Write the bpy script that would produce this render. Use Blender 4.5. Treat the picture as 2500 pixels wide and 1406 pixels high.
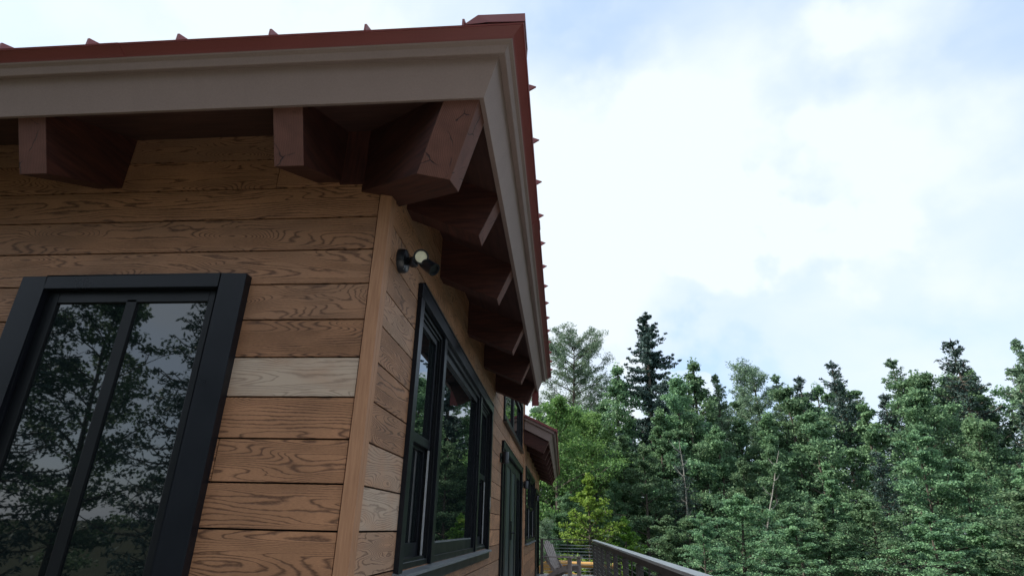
import bpy, math, random
import numpy as np
from mathutils import Vector, Matrix

# ------------------------------------------------------------------ units
# The house was surveyed in siding courses: one course e = 0.165 m. The deck lies at z = 0 m.
S = 0.165
ZD = 7.87
T = 0.43                       # roof pitch (rise / run)
def P(x, y, z): return (x * S, y * S, (z + ZD) * S)

scene = bpy.context.scene
for o in list(bpy.data.objects): bpy.data.objects.remove(o)

# ------------------------------------------------------------------ camera
yaw, pitch, roll = 0.0905, 0.3945, 0.0228
fw = Vector((-math.sin(yaw) * math.cos(pitch), math.cos(yaw) * math.cos(pitch), math.sin(pitch)))
rt = Vector((math.cos(yaw), math.sin(yaw), 0.0))
up = rt.cross(fw)
r2 = rt * math.cos(roll) + up * math.sin(roll)
u2 = -rt * math.sin(roll) + up * math.cos(roll)
cam_data = bpy.data.cameras.new("camera")
cam = bpy.data.objects.new("camera", cam_data)
scene.collection.objects.link(cam)
CP = Vector(P(4.6989, -13.507, 0.1675))
M = Matrix((r2, u2, -fw)).transposed().to_4x4()
M.translation = CP
cam.matrix_world = M
cam_data.sensor_width = 36.0
cam_data.sensor_fit = 'HORIZONTAL'
cam_data.lens = 36.0 * 1401.4 / 2500.0
cam_data.clip_start = 0.05
cam_data.clip_end = 3000
scene.camera = cam

def pixdir(px, py):
    """world direction of a photograph pixel, for placing clouds and trees"""
    return (fw + r2 * ((px - 1250) / 1401.4) - u2 * ((py - 703) / 1401.4)).normalized()

# ------------------------------------------------------------------ colour management
scene.view_settings.view_transform = 'Standard'
scene.view_settings.look = 'None'
scene.view_settings.exposure = 0.7
scene.view_settings.gamma = 1.0

# ------------------------------------------------------------------ sun + sky
SUN_EL, SUN_AZ = math.radians(42), math.radians(-90)     # azimuth from +Y, clockwise positive
sd = bpy.data.lights.new("sun", 'SUN'); sd.energy = 4.4; sd.angle = math.radians(0.6)
sd.color = (1.0, 0.95, 0.86)
sun = bpy.data.objects.new("sun", sd); scene.collection.objects.link(sun)
sv = Vector((math.sin(SUN_AZ) * math.cos(SUN_EL), math.cos(SUN_AZ) * math.cos(SUN_EL), math.sin(SUN_EL)))
sun.rotation_euler = sv.to_track_quat('Z', 'Y').to_euler()
sun.location = (-20, 10, 30)

world = bpy.data.worlds.new("World"); scene.world = world; world.use_nodes = True
nt = world.node_tree; nt.nodes.clear()
class NB:
    """tiny node-building helper"""
    def __init__(s, tree): s.t = tree
    def n(s, typ, inputs=None, **kw):
        nd = s.t.nodes.new(typ)
        for k, v in kw.items(): setattr(nd, k, v)
        for k, v in (inputs or {}).items():
            if isinstance(v, tuple) and len(v) == 2 and hasattr(v[0], 'outputs'):
                s.t.links.new(v[0].outputs[v[1]], nd.inputs[k])
            elif hasattr(v, 'outputs'): s.t.links.new(v.outputs[0], nd.inputs[k])
            else: nd.inputs[k].default_value = v
        return nd
    def m(s, op, a, b=None, clamp=False):
        d = {0: a}
        if b is not None: d[1] = b
        return s.n('ShaderNodeMath', d, operation=op, use_clamp=clamp)
    def ramp(s, f, stops, interp='LINEAR'):
        nd = s.n('ShaderNodeValToRGB', {0: f}); cr = nd.color_ramp; cr.interpolation = interp
        while len(cr.elements) < len(stops): cr.elements.new(0.5)
        for e, (p_, c) in zip(cr.elements, stops):
            e.position = p_; e.color = c if len(c) == 4 else (*c, 1)
        return nd
    def mix(s, f, a, b, blend='MIX'):
        nd = s.n('ShaderNodeMix', data_type='RGBA', blend_type=blend)
        for i, v in ((0, f), (6, a), (7, b)):
            if isinstance(v, tuple) and len(v) == 2 and hasattr(v[0], 'outputs'):
                s.t.links.new(v[0].outputs[v[1]], nd.inputs[i])
            elif hasattr(v, 'outputs'): s.t.links.new(v.outputs[0], nd.inputs[i])
            else: nd.inputs[i].default_value = v if not isinstance(v, tuple) or len(v) == 4 else (*v, 1)
        nd2 = s.n('ShaderNodeSeparateColor'); s.t.nodes.remove(nd2)
        return (nd, 2)

B = NB(nt)
sky = B.n('ShaderNodeTexSky', sky_type='NISHITA', sun_disc=False, sun_elevation=SUN_EL, sun_rotation=SUN_AZ,
          altitude=300, air_density=1.0, dust_density=1.5, ozone_density=1.0)
tc = B.n('ShaderNodeTexCoord')
def blob(px, py, width_deg, strength):
    """soft cloud area round one direction of the sky"""
    d = pixdir(px, py)
    dot = B.n('ShaderNodeVectorMath', {0: (tcw, 0), 1: tuple(d)}, operation='DOT_PRODUCT')
    mr = B.n('ShaderNodeMapRange', {0: (dot, 'Value'), 1: math.cos(math.radians(width_deg)), 2: 1.0, 3: 0.0, 4: strength},
             interpolation_type='SMOOTHSTEP')
    return mr
# warp the direction so that the cloud edges billow
nw = B.n('ShaderNodeTexNoise', {'Vector': (tc, 'Generated'), 'Scale': 5.0, 'Detail': 5.0, 'Roughness': 0.5})
wv = B.n('ShaderNodeVectorMath', {0: (nw, 'Color'), 1: (0.5, 0.5, 0.5)}, operation='SUBTRACT')
wv2 = B.n('ShaderNodeVectorMath', {0: wv, 'Scale': 0.10}, operation='SCALE')
tcw = B.n('ShaderNodeVectorMath', {0: (tc, 'Generated'), 1: wv2}, operation='ADD')
mp = B.n('ShaderNodeMapping', {'Vector': tcw, 'Scale': (1.0, 1.0, 2.2), 'Rotation': (0.0, 0.25, 0.3)})
n1 = B.n('ShaderNodeTexNoise', {'Vector': mp, 'Scale': 1.9, 'Detail': 5.0, 'Roughness': 0.5})
base = B.n('ShaderNodeMapRange', {0: n1, 1: 0.32, 2: 0.68, 3: 0.30, 4: 1.0})
tot = base
for (px, py, w, s_) in [(1450, 520, 17, 0.75), (1700, 350, 15, 0.4), (1880, 560, 11, 0.6), (1830, 660, 8, 0.45), (1390, 790, 6, 0.45),
                        (1510, 842, 3.0, 0.4), (1400, 700, 6, 0.45), (1500, 722, 2.2, 0.35), (2150, 420, 14, 0.5), (1480, 175, 13, -0.35), (1640, 720, 9, -0.3),
                        (1750, 860, 9, -0.3), (2300, 760, 10, -0.25), (650, 40, 14, 0.4)]:
    tot = B.m('ADD', tot, blob(px, py, w, s_))
cl = B.m('MULTIPLY', tot, 1.0, clamp=True)
skyc = B.n('ShaderNodeVectorMath', {0: sky, 'Scale': 0.15}, operation='SCALE')
cloudc = B.mix(cl, B.mix(0.55, skyc, (0.40, 0.56, 0.80)), (0.575, 0.63, 0.68))
bg = B.n('ShaderNodeBackground', {'Strength': 1.0})
nt.links.new(cloudc[0].outputs[2], bg.inputs['Color'])
wo = B.n('ShaderNodeOutputWorld', {'Surface': bg})

# ------------------------------------------------------------------ materials
def new_mat(name):
    m = bpy.data.materials.new(name); m.use_nodes = True
    m.node_tree.nodes.clear()
    return m, NB(m.node_tree)
def finish(m, b, color, rough=0.5, bump=None, bump_s=0.3, bump_d=0.003, spec=0.5, metallic=0.0, **kw):
    p_ = b.n('ShaderNodeBsdfPrincipled')
    def setin(nm, v):
        if isinstance(v, tuple) and len(v) == 2 and hasattr(v[0], 'outputs'): b.t.links.new(v[0].outputs[v[1]], p_.inputs[nm])
        elif hasattr(v, 'outputs'): b.t.links.new(v.outputs[0], p_.inputs[nm])
        else: p_.inputs[nm].default_value = v if not (isinstance(v, tuple) and len(v) == 3) else (*v, 1)
    setin('Base Color', color); setin('Roughness', rough); setin('Specular IOR Level', spec); setin('Metallic', metallic)
    for k, v in kw.items(): setin(k.replace('_', ' '), v)
    if bump is not None:
        bp = b.n('ShaderNodeBump', {'Strength': bump_s, 'Distance': bump_d, 'Height': bump})
        b.t.links.new(bp.outputs[0], p_.inputs['Normal'])
    b.n('ShaderNodeOutputMaterial', {'Surface': p_})
    return m

def mat_siding(name, light, dark, pale):
    """embossed wood grain: contour lines of a stretched noise, different on every board (UV in metres, offset per board)"""
    m, b = new_mat(name)
    uv = b.n('ShaderNodeUVMap', uv_map='UVMap')
    tone = b.n('ShaderNodeAttribute', attribute_name='tone')          # x: brightness, y: paleness, z: grain wildness
    sep = b.n('ShaderNodeSeparateXYZ', {0: (tone, 'Vector')})
    suv = b.n('ShaderNodeSeparateXYZ', {0: uv})
    mp1 = b.n('ShaderNodeMapping', {'Vector': uv, 'Scale': (1.25, 8.5, 1)})
    a = b.n('ShaderNodeTexNoise', {'Vector': mp1, 'Scale': 1.0, 'Detail': 1.6, 'Roughness': 0.4, 'Distortion': 0.35}, noise_dimensions='2D')
    mp2 = b.n('ShaderNodeMapping', {'Vector': uv, 'Scale': (14, 60, 1)})
    a2 = b.n('ShaderNodeTexNoise', {'Vector': mp2, 'Scale': 1.0, 'Detail': 2.0, 'Roughness': 0.5}, noise_dimensions='2D')
    # ring value
    wild = b.m('ADD', b.m('MULTIPLY', (sep, 2), 24.0), 5.0)
    v = b.m('ADD', b.m('MULTIPLY', (suv, 1), b.m('ADD', b.m('MULTIPLY', (sep, 2), -14.0), 66.0)), b.m('MULTIPLY', a, wild))
    v = b.m('ADD', v, b.m('MULTIPLY', a2, 0.6))
    mpk = b.n('ShaderNodeMapping', {'Vector': uv, 'Scale': (1.5, 6.2, 1), 'Location': (3.3, 1.7, 0)})
    kv = b.n('ShaderNodeTexVoronoi', {'Vector': mpk, 'Scale': 1.0}, voronoi_dimensions='2D')
    kw = b.n('ShaderNodeSeparateColor', {0: (kv, 'Color')})
    kn = b.m('MULTIPLY', b.n('ShaderNodeMapRange', {0: (kv, 'Distance'), 1: 0.0, 2: 0.42, 3: 7.5, 4: 0.0}, interpolation_type='SMOOTHERSTEP'), b.m('GREATER_THAN', (kw, 0), 0.62))
    v = b.m('ADD', v, kn)
    fr = b.m('FRACT', v)
    tri = b.m('ABSOLUTE', b.m('SUBTRACT', b.m('MULTIPLY', fr, 2.0), 1.0))       # 0 in the line, 1 between
    mp3 = b.n('ShaderNodeMapping', {'Vector': uv, 'Scale': (5, 16, 1), 'Location': (7, 3, 0)})
    a3 = b.n('ShaderNodeTexNoise', {'Vector': mp3, 'Scale': 1.0, 'Detail': 2.0}, noise_dimensions='2D')
    wd = b.n('ShaderNodeMapRange', {0: a3, 1: 0.3, 2: 0.7, 3: 0.16, 4: 0.75})
    line = b.n('ShaderNodeMapRange', {0: tri, 1: 0.0, 2: wd, 3: 1.0, 4: 0.0}, interpolation_type='SMOOTHSTEP')
    # pores inside the lines, fibres
    mp4 = b.n('ShaderNodeMapping', {'Vector': uv, 'Scale': (60, 700, 1)})
    fib = b.n('ShaderNodeTexNoise', {'Vector': mp4, 'Scale': 1.0, 'Detail': 2.0, 'Roughness': 0.6}, noise_dimensions='2D')
    lw = b.m('MULTIPLY', line, b.n('ShaderNodeMapRange', {0: fib, 1: 0.3, 2: 0.65, 3: 0.6, 4: 1.0}))
    lw = b.m('MULTIPLY', lw, b.n('ShaderNodeMapRange', {0: (sep, 1), 1: 0.0, 2: 1.0, 3: 0.95, 4: 0.4}))
    mp5 = b.n('ShaderNodeMapping', {'Vector': uv, 'Scale': (3, 7, 1), 'Location': (17, 13, 0)})
    bl = b.n('ShaderNodeTexNoise', {'Vector': mp5, 'Scale': 1.0, 'Detail': 3.0}, noise_dimensions='2D')
    c0 = b.mix(b.n('ShaderNodeMapRange', {0: bl, 1: 0.3, 2: 0.7}), light, tuple(x * 0.74 for x in light))
    c0 = b.mix(b.m('MULTIPLY', b.n('ShaderNodeMapRange', {0: fib, 1: 0.35, 2: 0.7}), 0.3), c0, dark)
    palem = b.m('MULTIPLY', (sep, 1), b.n('ShaderNodeMapRange', {0: bl, 1: 0.25, 2: 0.6, 3: 0.45, 4: 1.0}))
    c1 = b.mix(palem, c0, pale)
    c2 = b.mix(lw, c1, dark)
    c3 = b.n('ShaderNodeVectorMath', {0: c2, 'Scale': (sep, 0)}, operation='SCALE')
    h = b.m('SUBTRACT', b.m('MULTIPLY', fib, 0.25), line)
    return finish(m, b, c3, 0.62, h, 0.55, 0.0016, 0.35)

def mat_timber(name, col, dark, sc=(3, 40, 40), rough=0.6, spec=0.3):
    m, b = new_mat(name)
    uv = b.n('ShaderNodeUVMap', uv_map='UVMap')
    mp_ = b.n('ShaderNodeMapping', {'Vector': uv, 'Scale': (sc[0], sc[1], 1)})
    a = b.n('ShaderNodeTexNoise', {'Vector': mp_, 'Scale': 1.0, 'Detail': 5.0, 'Roughness': 0.6}, noise_dimensions='2D')
    tcn = b.n('ShaderNodeTexCoord')
    a2 = b.n('ShaderNodeTexNoise', {'Vector': (tcn, 'Object'), 'Scale': 4.0, 'Detail': 3.0})
    c = b.mix(b.n('ShaderNodeMapRange', {0: a, 1: 0.35, 2: 0.68}), col, dark)
    c = b.mix(b.n('ShaderNodeMapRange', {0: a2, 1: 0.35, 2: 0.75, 3: 0.0, 4: 0.45}), c, dark)
    return finish(m, b, c, rough, a, 0.35, 0.002, spec)

def mat_endgrain(name, col, dark):
    """sawn end of a beam: rings round an off-centre pith, saw marks and drying checks"""
    m, b = new_mat(name)
    uv = b.n('ShaderNodeUVMap', uv_map='UVMap')
    nz = b.n('ShaderNodeTexNoise', {'Vector': uv, 'Scale': 14.0, 'Detail': 3.0})
    off = b.n('ShaderNodeVectorMath', {0: uv, 1: (0.05, 0.11, 0)}, operation='SUBTRACT')
    ln = b.n('ShaderNodeVectorMath', {0: off}, operation='LENGTH')
    ring = b.m('SINE', b.m('ADD', b.m('MULTIPLY', (ln, 'Value'), 900.0), b.m('MULTIPLY', nz, 14.0)))
    wuv = b.n('ShaderNodeVectorMath', {0: uv, 1: b.n('ShaderNodeVectorMath', {0: (nz, 'Color'), 'Scale': 0.05}, operation='SCALE')}, operation='ADD')
    vo = b.n('ShaderNodeTexVoronoi', {'Vector': wuv, 'Scale': 8.0}, feature='DISTANCE_TO_EDGE', voronoi_dimensions='2D')
    ck = b.n('ShaderNodeMapRange', {0: vo, 1: 0.0, 2: 0.024, 3: 1.0, 4: 0.0})
    nm = b.n('ShaderNodeTexNoise', {'Vector': uv, 'Scale': 12.0, 'Detail': 1.0})
    ck = b.m('MULTIPLY', ck, b.n('ShaderNodeMapRange', {0: nm, 1: 0.47, 2: 0.56}))
    c = b.mix(b.n('ShaderNodeMapRange', {0: nz, 1: 0.3, 2: 0.7}), col, tuple(x * 0.7 for x in col))
    c = b.mix(b.m('MULTIPLY', b.n('ShaderNodeMapRange', {0: ring, 1: -1, 2: 1}), 0.4), c, dark)
    c = b.mix(ck, c, (0.008, 0.007, 0.008))
    h = b.m('SUBTRACT', b.m('MULTIPLY', ring, 0.25), b.m('MULTIPLY', ck, 2.0))
    return finish(m, b, c, 0.7, h, 0.5, 0.002, 0.3)

def mat_plain(name, col, rough=0.5, var=0.12, scale=6.0, spec=0.5, metallic=0.0, bump_s=0.1, fine=150.0, bd=0.001, **kw):
    m, b = new_mat(name)
    tcn = b.n('ShaderNodeTexCoord')
    a = b.n('ShaderNodeTexNoise', {'Vector': (tcn, 'Object'), 'Scale': scale, 'Detail': 4.0})
    f = b.n('ShaderNodeTexNoise', {'Vector': (tcn, 'Object'), 'Scale': fine, 'Detail': 2.0})
    c = b.mix(b.n('ShaderNodeMapRange', {0: a, 1: 0.3, 2: 0.7}), tuple(x * (1 - var) for x in col), tuple(min(1, x * (1 + var)) for x in col))
    c = b.mix(b.m('MULTIPLY', b.n('ShaderNodeMapRange', {0: f, 1: 0.3, 2: 0.7}), var), c, tuple(x * 0.6 for x in col))
    rg = b.n('ShaderNodeMapRange', {0: a, 1: 0.3, 2: 0.7, 3: max(0.02, rough * 0.85), 4: min(1, rough * 1.15)})
    return finish(m, b, c, rg, f, bump_s, bd, spec, metallic, **kw)

def mat_trim(name, col):
    m, b = new_mat(name)
    tcn = b.n('ShaderNodeTexCoord')
    mp_ = b.n('ShaderNodeMapping', {'Vector': (tcn, 'Object'), 'Scale': (9, 9, 0.9)})
    st = b.n('ShaderNodeTexNoise', {'Vector': mp_, 'Scale': 1.0, 'Detail': 5.0, 'Roughness': 0.65})
    f = b.n('ShaderNodeTexNoise', {'Vector': (tcn, 'Object'), 'Scale': 120.0, 'Detail': 3.0})
    big = b.n('ShaderNodeTexNoise', {'Vector': (tcn, 'Object'), 'Scale': 1.6, 'Detail': 2.0})
    c = b.mix(b.n('ShaderNodeMapRange', {0: st, 1: 0.42, 2: 0.72}), col, tuple(x * 0.92 for x in col))
    c = b.mix(b.n('ShaderNodeMapRange', {0: big, 1: 0.35, 2: 0.7}), c, (c[0], 2) if False else tuple(x * 0.92 for x in col))
    c = b.mix(b.m('MULTIPLY', b.n('ShaderNodeMapRange', {0: f, 1: 0.3, 2: 0.7}), 0.16), c, tuple(x * 0.55 for x in col))
    h = b.m('ADD', f, b.m('MULTIPLY', st, 0.5))
    return finish(m, b, c, 0.6, h, 0.3, 0.002, 0.3)
def mat_leaf(name, c1, c2, transl=0.35, vary=0.25):
    m, b = new_mat(name)
    at = b.n('ShaderNodeAttribute', attribute_name='tone')
    sp = b.n('ShaderNodeSeparateXYZ', {0: (at, 'Vector')})
    oi = b.n('ShaderNodeObjectInfo')
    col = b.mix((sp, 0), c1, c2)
    hs = b.n('ShaderNodeHueSaturation', {'Hue': b.n('ShaderNodeMapRange', {0: (oi, 'Random'), 3: 0.485, 4: 0.515}),
             'Saturation': 1.0, 'Value': b.n('ShaderNodeMapRange', {0: (oi, 'Random'), 3: 1 - vary, 4: 1 + vary}), 'Color': col})
    d = b.n('ShaderNodeBsdfPrincipled', {'Base Color': hs, 'Roughness': 0.55, 'Specular IOR Level': 0.25})
    t = b.n('ShaderNodeBsdfTranslucent', {'Color': hs})
    mx = b.n('ShaderNodeMixShader', {0: transl, 1: d, 2: t})
    b.n('ShaderNodeOutputMaterial', {'Surface': mx})
    return m

SID = mat_siding('siding_wood', (0.47, 0.232, 0.120), (0.075, 0.033, 0.019), (0.50, 0.385, 0.295))
MT = {
 'corner': mat_timber('corner_board_wood', (0.45, 0.235, 0.13), (0.34, 0.17, 0.092), (6, 90)),
 'timber': mat_timber('stained_timber', (0.078, 0.026, 0.018), (0.033, 0.012, 0.010), (4, 45)),
 'endgrain': mat_endgrain('beam_end_grain', (0.175, 0.075, 0.055), (0.055, 0.022, 0.017)),
 'soffit': mat_timber('soffit_boards', (0.080, 0.037, 0.029), (0.042, 0.020, 0.017), (3, 25)),
 'fascia': mat_trim('fascia_board', (0.285, 0.208, 0.182)),
 'metal': mat_plain('red_roof_metal', (0.235, 0.058, 0.056), 0.5, 0.08, 3.0, 0.5, bump_s=0.02),
 'black': mat_plain('black_window_frame', (0.008, 0.0095, 0.014), 0.32, 0.15, 5.0, 0.28, bump_s=0.03),
 'black2': mat_plain('black_sash', (0.006, 0.007, 0.009), 0.4, 0.15, 5.0, 0.3, bump_s=0.03),
 'sill': mat_plain('dusty_sill', (0.16, 0.17, 0.18), 0.45, 0.25, 30.0, 0.5),
 'track': mat_plain('pale_jamb_track', (0.45, 0.45, 0.46), 0.5, 0.1, 30.0),
 'door': mat_plain('dark_green_door', (0.035, 0.048, 0.050), 0.42, 0.12, 5.0, 0.5),
 'cavity': mat_plain('dark_cavity', (0.012, 0.009, 0.008), 0.9, 0.1, 5.0, 0.1),
 'lamp': mat_plain('black_lamp_metal', (0.010, 0.012, 0.016), 0.35, 0.1, 20.0, 0.5),
 'lens': mat_plain('frosted_lens', (0.88, 0.87, 0.66), 0.4, 0.08, 60.0, 0.4),
 'label': mat_plain('white_label', (0.6, 0.6, 0.58), 0.5, 0.05, 60.0, 0.4),
 'deck': mat_plain('grey_deck_board', (0.52, 0.50, 0.475), 0.65, 0.15, 5.0, 0.3, bump_s=0.3),
 'railtop': mat_plain('grey_rail_cap', (0.62, 0.63, 0.60), 0.5, 0.12, 5.0, 0.4, bump_s=0.2),
 'post': mat_plain('dark_brown_post', (0.085, 0.072, 0.066), 0.5, 0.15, 6.0, 0.4, bump_s=0.2),
 'cable': mat_plain('steel_cable', (0.42, 0.44, 0.43), 0.3, 0.05, 30.0, 0.5, metallic=0.8),
 'chair': mat_plain('weathered_chair', (0.38, 0.32, 0.29), 0.6, 0.2, 12.0, 0.35, bump_s=0.3),
 'pine_log': mat_timber('peeled_pine', (0.74, 0.46, 0.17), (0.52, 0.27, 0.08), (3, 30), 0.5),
 'bark': mat_plain('grey_bark', (0.10, 0.085, 0.07), 0.85, 0.3, 8.0, 0.2, bump_s=0.6, fine=40, bd=0.01),
 'palebark': mat_plain('pale_bark', (0.26, 0.25, 0.22), 0.8, 0.3, 6.0, 0.2, bump_s=0.4, fine=40, bd=0.01),
 'grass': mat_plain('forest_floor', (0.035, 0.040, 0.020), 0.95, 0.4, 0.9, 0.1, bump_s=0.8, fine=14, bd=0.05),
 'maple': mat_leaf('maple_leaves', (0.070, 0.150, 0.088), (0.20, 0.33, 0.165)),
 'bright': mat_leaf('bright_leaves', (0.080, 0.170, 0.055), (0.18, 0.31, 0.09), 0.4, 0.1),
 'birch': mat_leaf('young_leaves', (0.11, 0.23, 0.04), (0.25, 0.40, 0.07), 0.45, 0.1),
 'needle': mat_leaf('spruce_needles', (0.036, 0.072, 0.066), (0.085, 0.135, 0.115), 0.15, 0.15),
 'pine': mat_leaf('pine_needles', (0.11, 0.19, 0.125), (0.24, 0.35, 0.22), 0.25, 0.15),
}
gm, gb = new_mat('window_glass')
tcg = gb.n('ShaderNodeTexCoord')
gw = gb.n('ShaderNodeTexNoise', {'Vector': (tcg, 'Object'), 'Scale': 1.3, 'Detail': 1.0})
finish(gm, gb, (0.006, 0.009, 0.010), 0.015, gw, 0.05, 0.01, 0.5, 0.0, IOR=1.95)
MT['glass'] = gm

# ------------------------------------------------------------------ mesh helpers
ROOTLOC = {}
class MB:
    """collects polygons in course units, then links them as ONE object"""
    def __init__(s): s.v = []; s.f = []; s.mi = []; s.uv = []; s.tone = []
    def face(s, pts, mi=0, uv=None, tone=(1, 0, 0.5)):
        i = len(s.v); s.v += [tuple(p_) for p_ in pts]; s.f.append(tuple(range(i, i + len(pts)))); s.mi.append(mi)
        if uv is None:
            a = Vector(pts[0]); n = (Vector(pts[1]) - a).cross(Vector(pts[2]) - a)
            ax = max(range(3), key=lambda k: abs(n[k]))
            o = [k for k in range(3) if k != ax]
            # longest extent along u
            ext = [max(p_[k] for p_ in pts) - min(p_[k] for p_ in pts) for k in o]
            if ext[1] > ext[0]: o = o[::-1]
            uv = [(p_[o[0]] * S, p_[o[1]] * S) for p_ in pts]
        s.uv += uv; s.tone += [tone] * len(pts)
    def box(s, x0, y0, z0, x1, y1, z1, mi=0, top_mi=None, tone=(1, 0, 0.5)):
        c = [(x, y, z) for z in (z0, z1) for y in (y0, y1) for x in (x0, x1)]
        for k, q in enumerate([(0, 2, 3, 1), (4, 5, 7, 6), (0, 1, 5, 4), (2, 6, 7, 3), (0, 4, 6, 2), (1, 3, 7, 5)]):
            s.face([c[i] for i in q], top_mi if (k == 1 and top_mi is not None) else mi, tone=tone)
    def prism(s, a, b_, cap=True, mi=0, cap_mi=None, end_uv=False):
        """join two congruent polygons a and b_"""
        n = len(a)
        for i in range(n):
            j = (i + 1) % n
            la = [a[i], a[j], b_[j], b_[i]]
            L = (Vector(a[i]) - Vector(b_[i])).length * S; w = (Vector(a[i]) - Vector(a[j])).length * S
            o = i * 1.37
            s.face(la, mi, [(0, o), (0, o + w), (L, o + w), (L, o)])
        if cap:
            s.face(list(reversed(a)), mi if cap_mi is None else cap_mi); s.face(list(b_), mi if cap_mi is None else cap_mi)
    def tube(s, path, rad, n=10, mi=0, caps=True):
        rings = []
        for i, q in enumerate(path):
            q = Vector(q); a = Vector(path[max(0, i - 1)]); c = Vector(path[min(len(path) - 1, i + 1)])
            d = (c - a).normalized(); h = Vector((0, 0, 1)) if abs(d.z) < 0.9 else Vector((1, 0, 0))
            e1 = d.cross(h).normalized(); e2 = d.cross(e1)
            r = rad[i] if isinstance(rad, (list, tuple)) else rad
            rings.append([tuple(q + (e1 * math.cos(2 * math.pi * k / n) + e2 * math.sin(2 * math.pi * k / n)) * r) for k in range(n)])
        for i in range(len(rings) - 1): s.prism(rings[i], rings[i + 1], False, mi)
        if caps: s.face(rings[0][::-1], mi); s.face(rings[-1], mi)
    def build(s, name, mats, parent=None, bevel=0.0, smooth=False, metric=False, weld=True):
        if not isinstance(mats, (list, tuple)): mats = [mats]
        org = ROOTLOC.get(root_of(parent).name, Vector((0, 0, 0))) if parent else Vector((0, 0, 0))
        me = bpy.data.meshes.new(name)
        vv = [Vector(v) - org for v in s.v] if metric else [Vector(P(*v)) - org for v in s.v]
        me.from_pydata(vv, [], s.f)
        uvl = me.uv_layers.new(name='UVMap'); uvl.data.foreach_set('uv', [c for q in s.uv for c in q])
        at = me.attributes.new('tone', 'FLOAT_VECTOR', 'CORNER'); at.data.foreach_set('vector', [c for q in s.tone for c in q])
        me.polygons.foreach_set('material_index', s.mi)
        for m in mats: me.materials.append(MT[m] if isinstance(m, str) else m)
        o = bpy.data.objects.new(name, me); scene.collection.objects.link(o)
        if weld:
            import bmesh
            bm = bmesh.new(); bm.from_mesh(me); bmesh.ops.remove_doubles(bm, verts=bm.verts, dist=1e-5)
            bmesh.ops.recalc_face_normals(bm, faces=bm.faces)
            bm.to_mesh(me); bm.free()
        if parent: o.parent = parent
        if smooth: me.polygons.foreach_set('use_smooth', [True] * len(me.polygons))
        if smooth:
            md = o.modifiers.new('edge', 'EDGE_SPLIT'); md.split_angle = math.radians(40)
        if bevel:
            md = o.modifiers.new('bevel', 'BEVEL'); md.width = bevel; md.segments = 2; md.limit_method = 'ANGLE'; md.angle_limit = math.radians(35)
        return o
def root_of(o):
    while o.parent: o = o.parent
    return o
def tag(o, label=None, cat=None, group=None, kind=None):
    if label: o['label'] = label
    if cat: o['category'] = cat
    if group: o['group'] = group
    if kind: o['kind'] = kind
    return o
def thing(name, loc, label, cat, group=None):
    o = bpy.data.objects.new(name, None); scene.collection.objects.link(o)
    o.empty_display_size = 0.2
    o.location = loc; ROOTLOC[o.name] = Vector(loc)
    return tag(o, label, cat, group)

rnd = random.Random(11)

# ================================================================== THE HOUSE
house = thing('house', P(0, 0, -ZD), 'brown wood sided house with deep eaves, black windows and a red metal roof', 'house')

# ---- siding boards with real gaps
def courses(mb, axis, a0, a1, z0, z1, openings, tones, joints=True, sign=1, seed=0):
    """boards on the wall plane y=0 (axis 'x') or x=0 (axis 'y'); thickness 0.11 outward, gap 0.045"""
    rr = random.Random(seed)
    th = 0.0; back = -0.12 * sign
    for k in range(int(z0), int(z1) + 1):
        lo, hi = k + 0.022, k + 0.978
        if lo >= z1: break
        hi = min(hi, z1)
        ou, ov = rr.uniform(0, 90), rr.uniform(0, 90)
        cuts = [a0]
        if joints:
            q = a0 + rr.uniform(9, 22)
            while q < a1 - 3: cuts.append(q); q += rr.uniform(16, 24)
        cuts.append(a1)
        for c0, c1 in zip(cuts[:-1], cuts[1:]):
            bu, bv = ou + rr.uniform(0, 40), ov + rr.uniform(0, 40)
            tn = tones.get(k) if c0 == (a1 if False else c0) and (abs(c0) < 12 or abs(c1) < 12) else None
            if tn is None: tn = (rr.uniform(0.72, 1.15), max(0, rr.uniform(-0.3, 0.22)), rr.uniform(0.1, 1.0))
            pieces = [(c0 + 0.012, c1 - 0.012, lo, hi)]
            for (p0, p1, q0, q1) in openings:
                nx = []
                for (s0, s1, t0, t1) in pieces:
                    if p1 <= s0 or p0 >= s1 or q1 <= t0 or q0 >= t1: nx.append((s0, s1, t0, t1)); continue
                    if s0 < p0: nx.append((s0, p0, t0, t1))
                    if s1 > p1: nx.append((p1, s1, t0, t1))
                    m0, m1 = max(s0, p0), min(s1, p1)
                    if t0 < q0: nx.append((m0, m1, t0, q0))
                    if t1 > q1: nx.append((m0, m1, q1, t1))
                pieces = nx
            for (s0, s1, t0, t1) in pieces:
                if s1 - s0 < 0.02 or t1 - t0 < 0.02: continue
                def V(a, d, z): return (a, d, z) if axis == 'x' else (d, a, z)
                fr = [V(s0, th, t0), V(s1, th, t0), V(s1, th, t1), V(s0, th, t1)]
                bk = [V(s0, back, t0), V(s1, back, t0), V(s1, back, t1), V(s0, back, t1)]
                uvf = [((a + 0) * S + bu, z * S + bv) for a, z in ((s0, t0), (s1, t0), (s1, t1), (s0, t1))]
                mb.face(fr, 0, uvf, tn)
                for i in range(4):
                    j = (i + 1) % 4
                    mb.face([fr[i], fr[j], bk[j], bk[i]], 0, [uvf[i], uvf[j], uvf[j], uvf[i]], (tn[0] * 0.95, tn[1], tn[2]))

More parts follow.
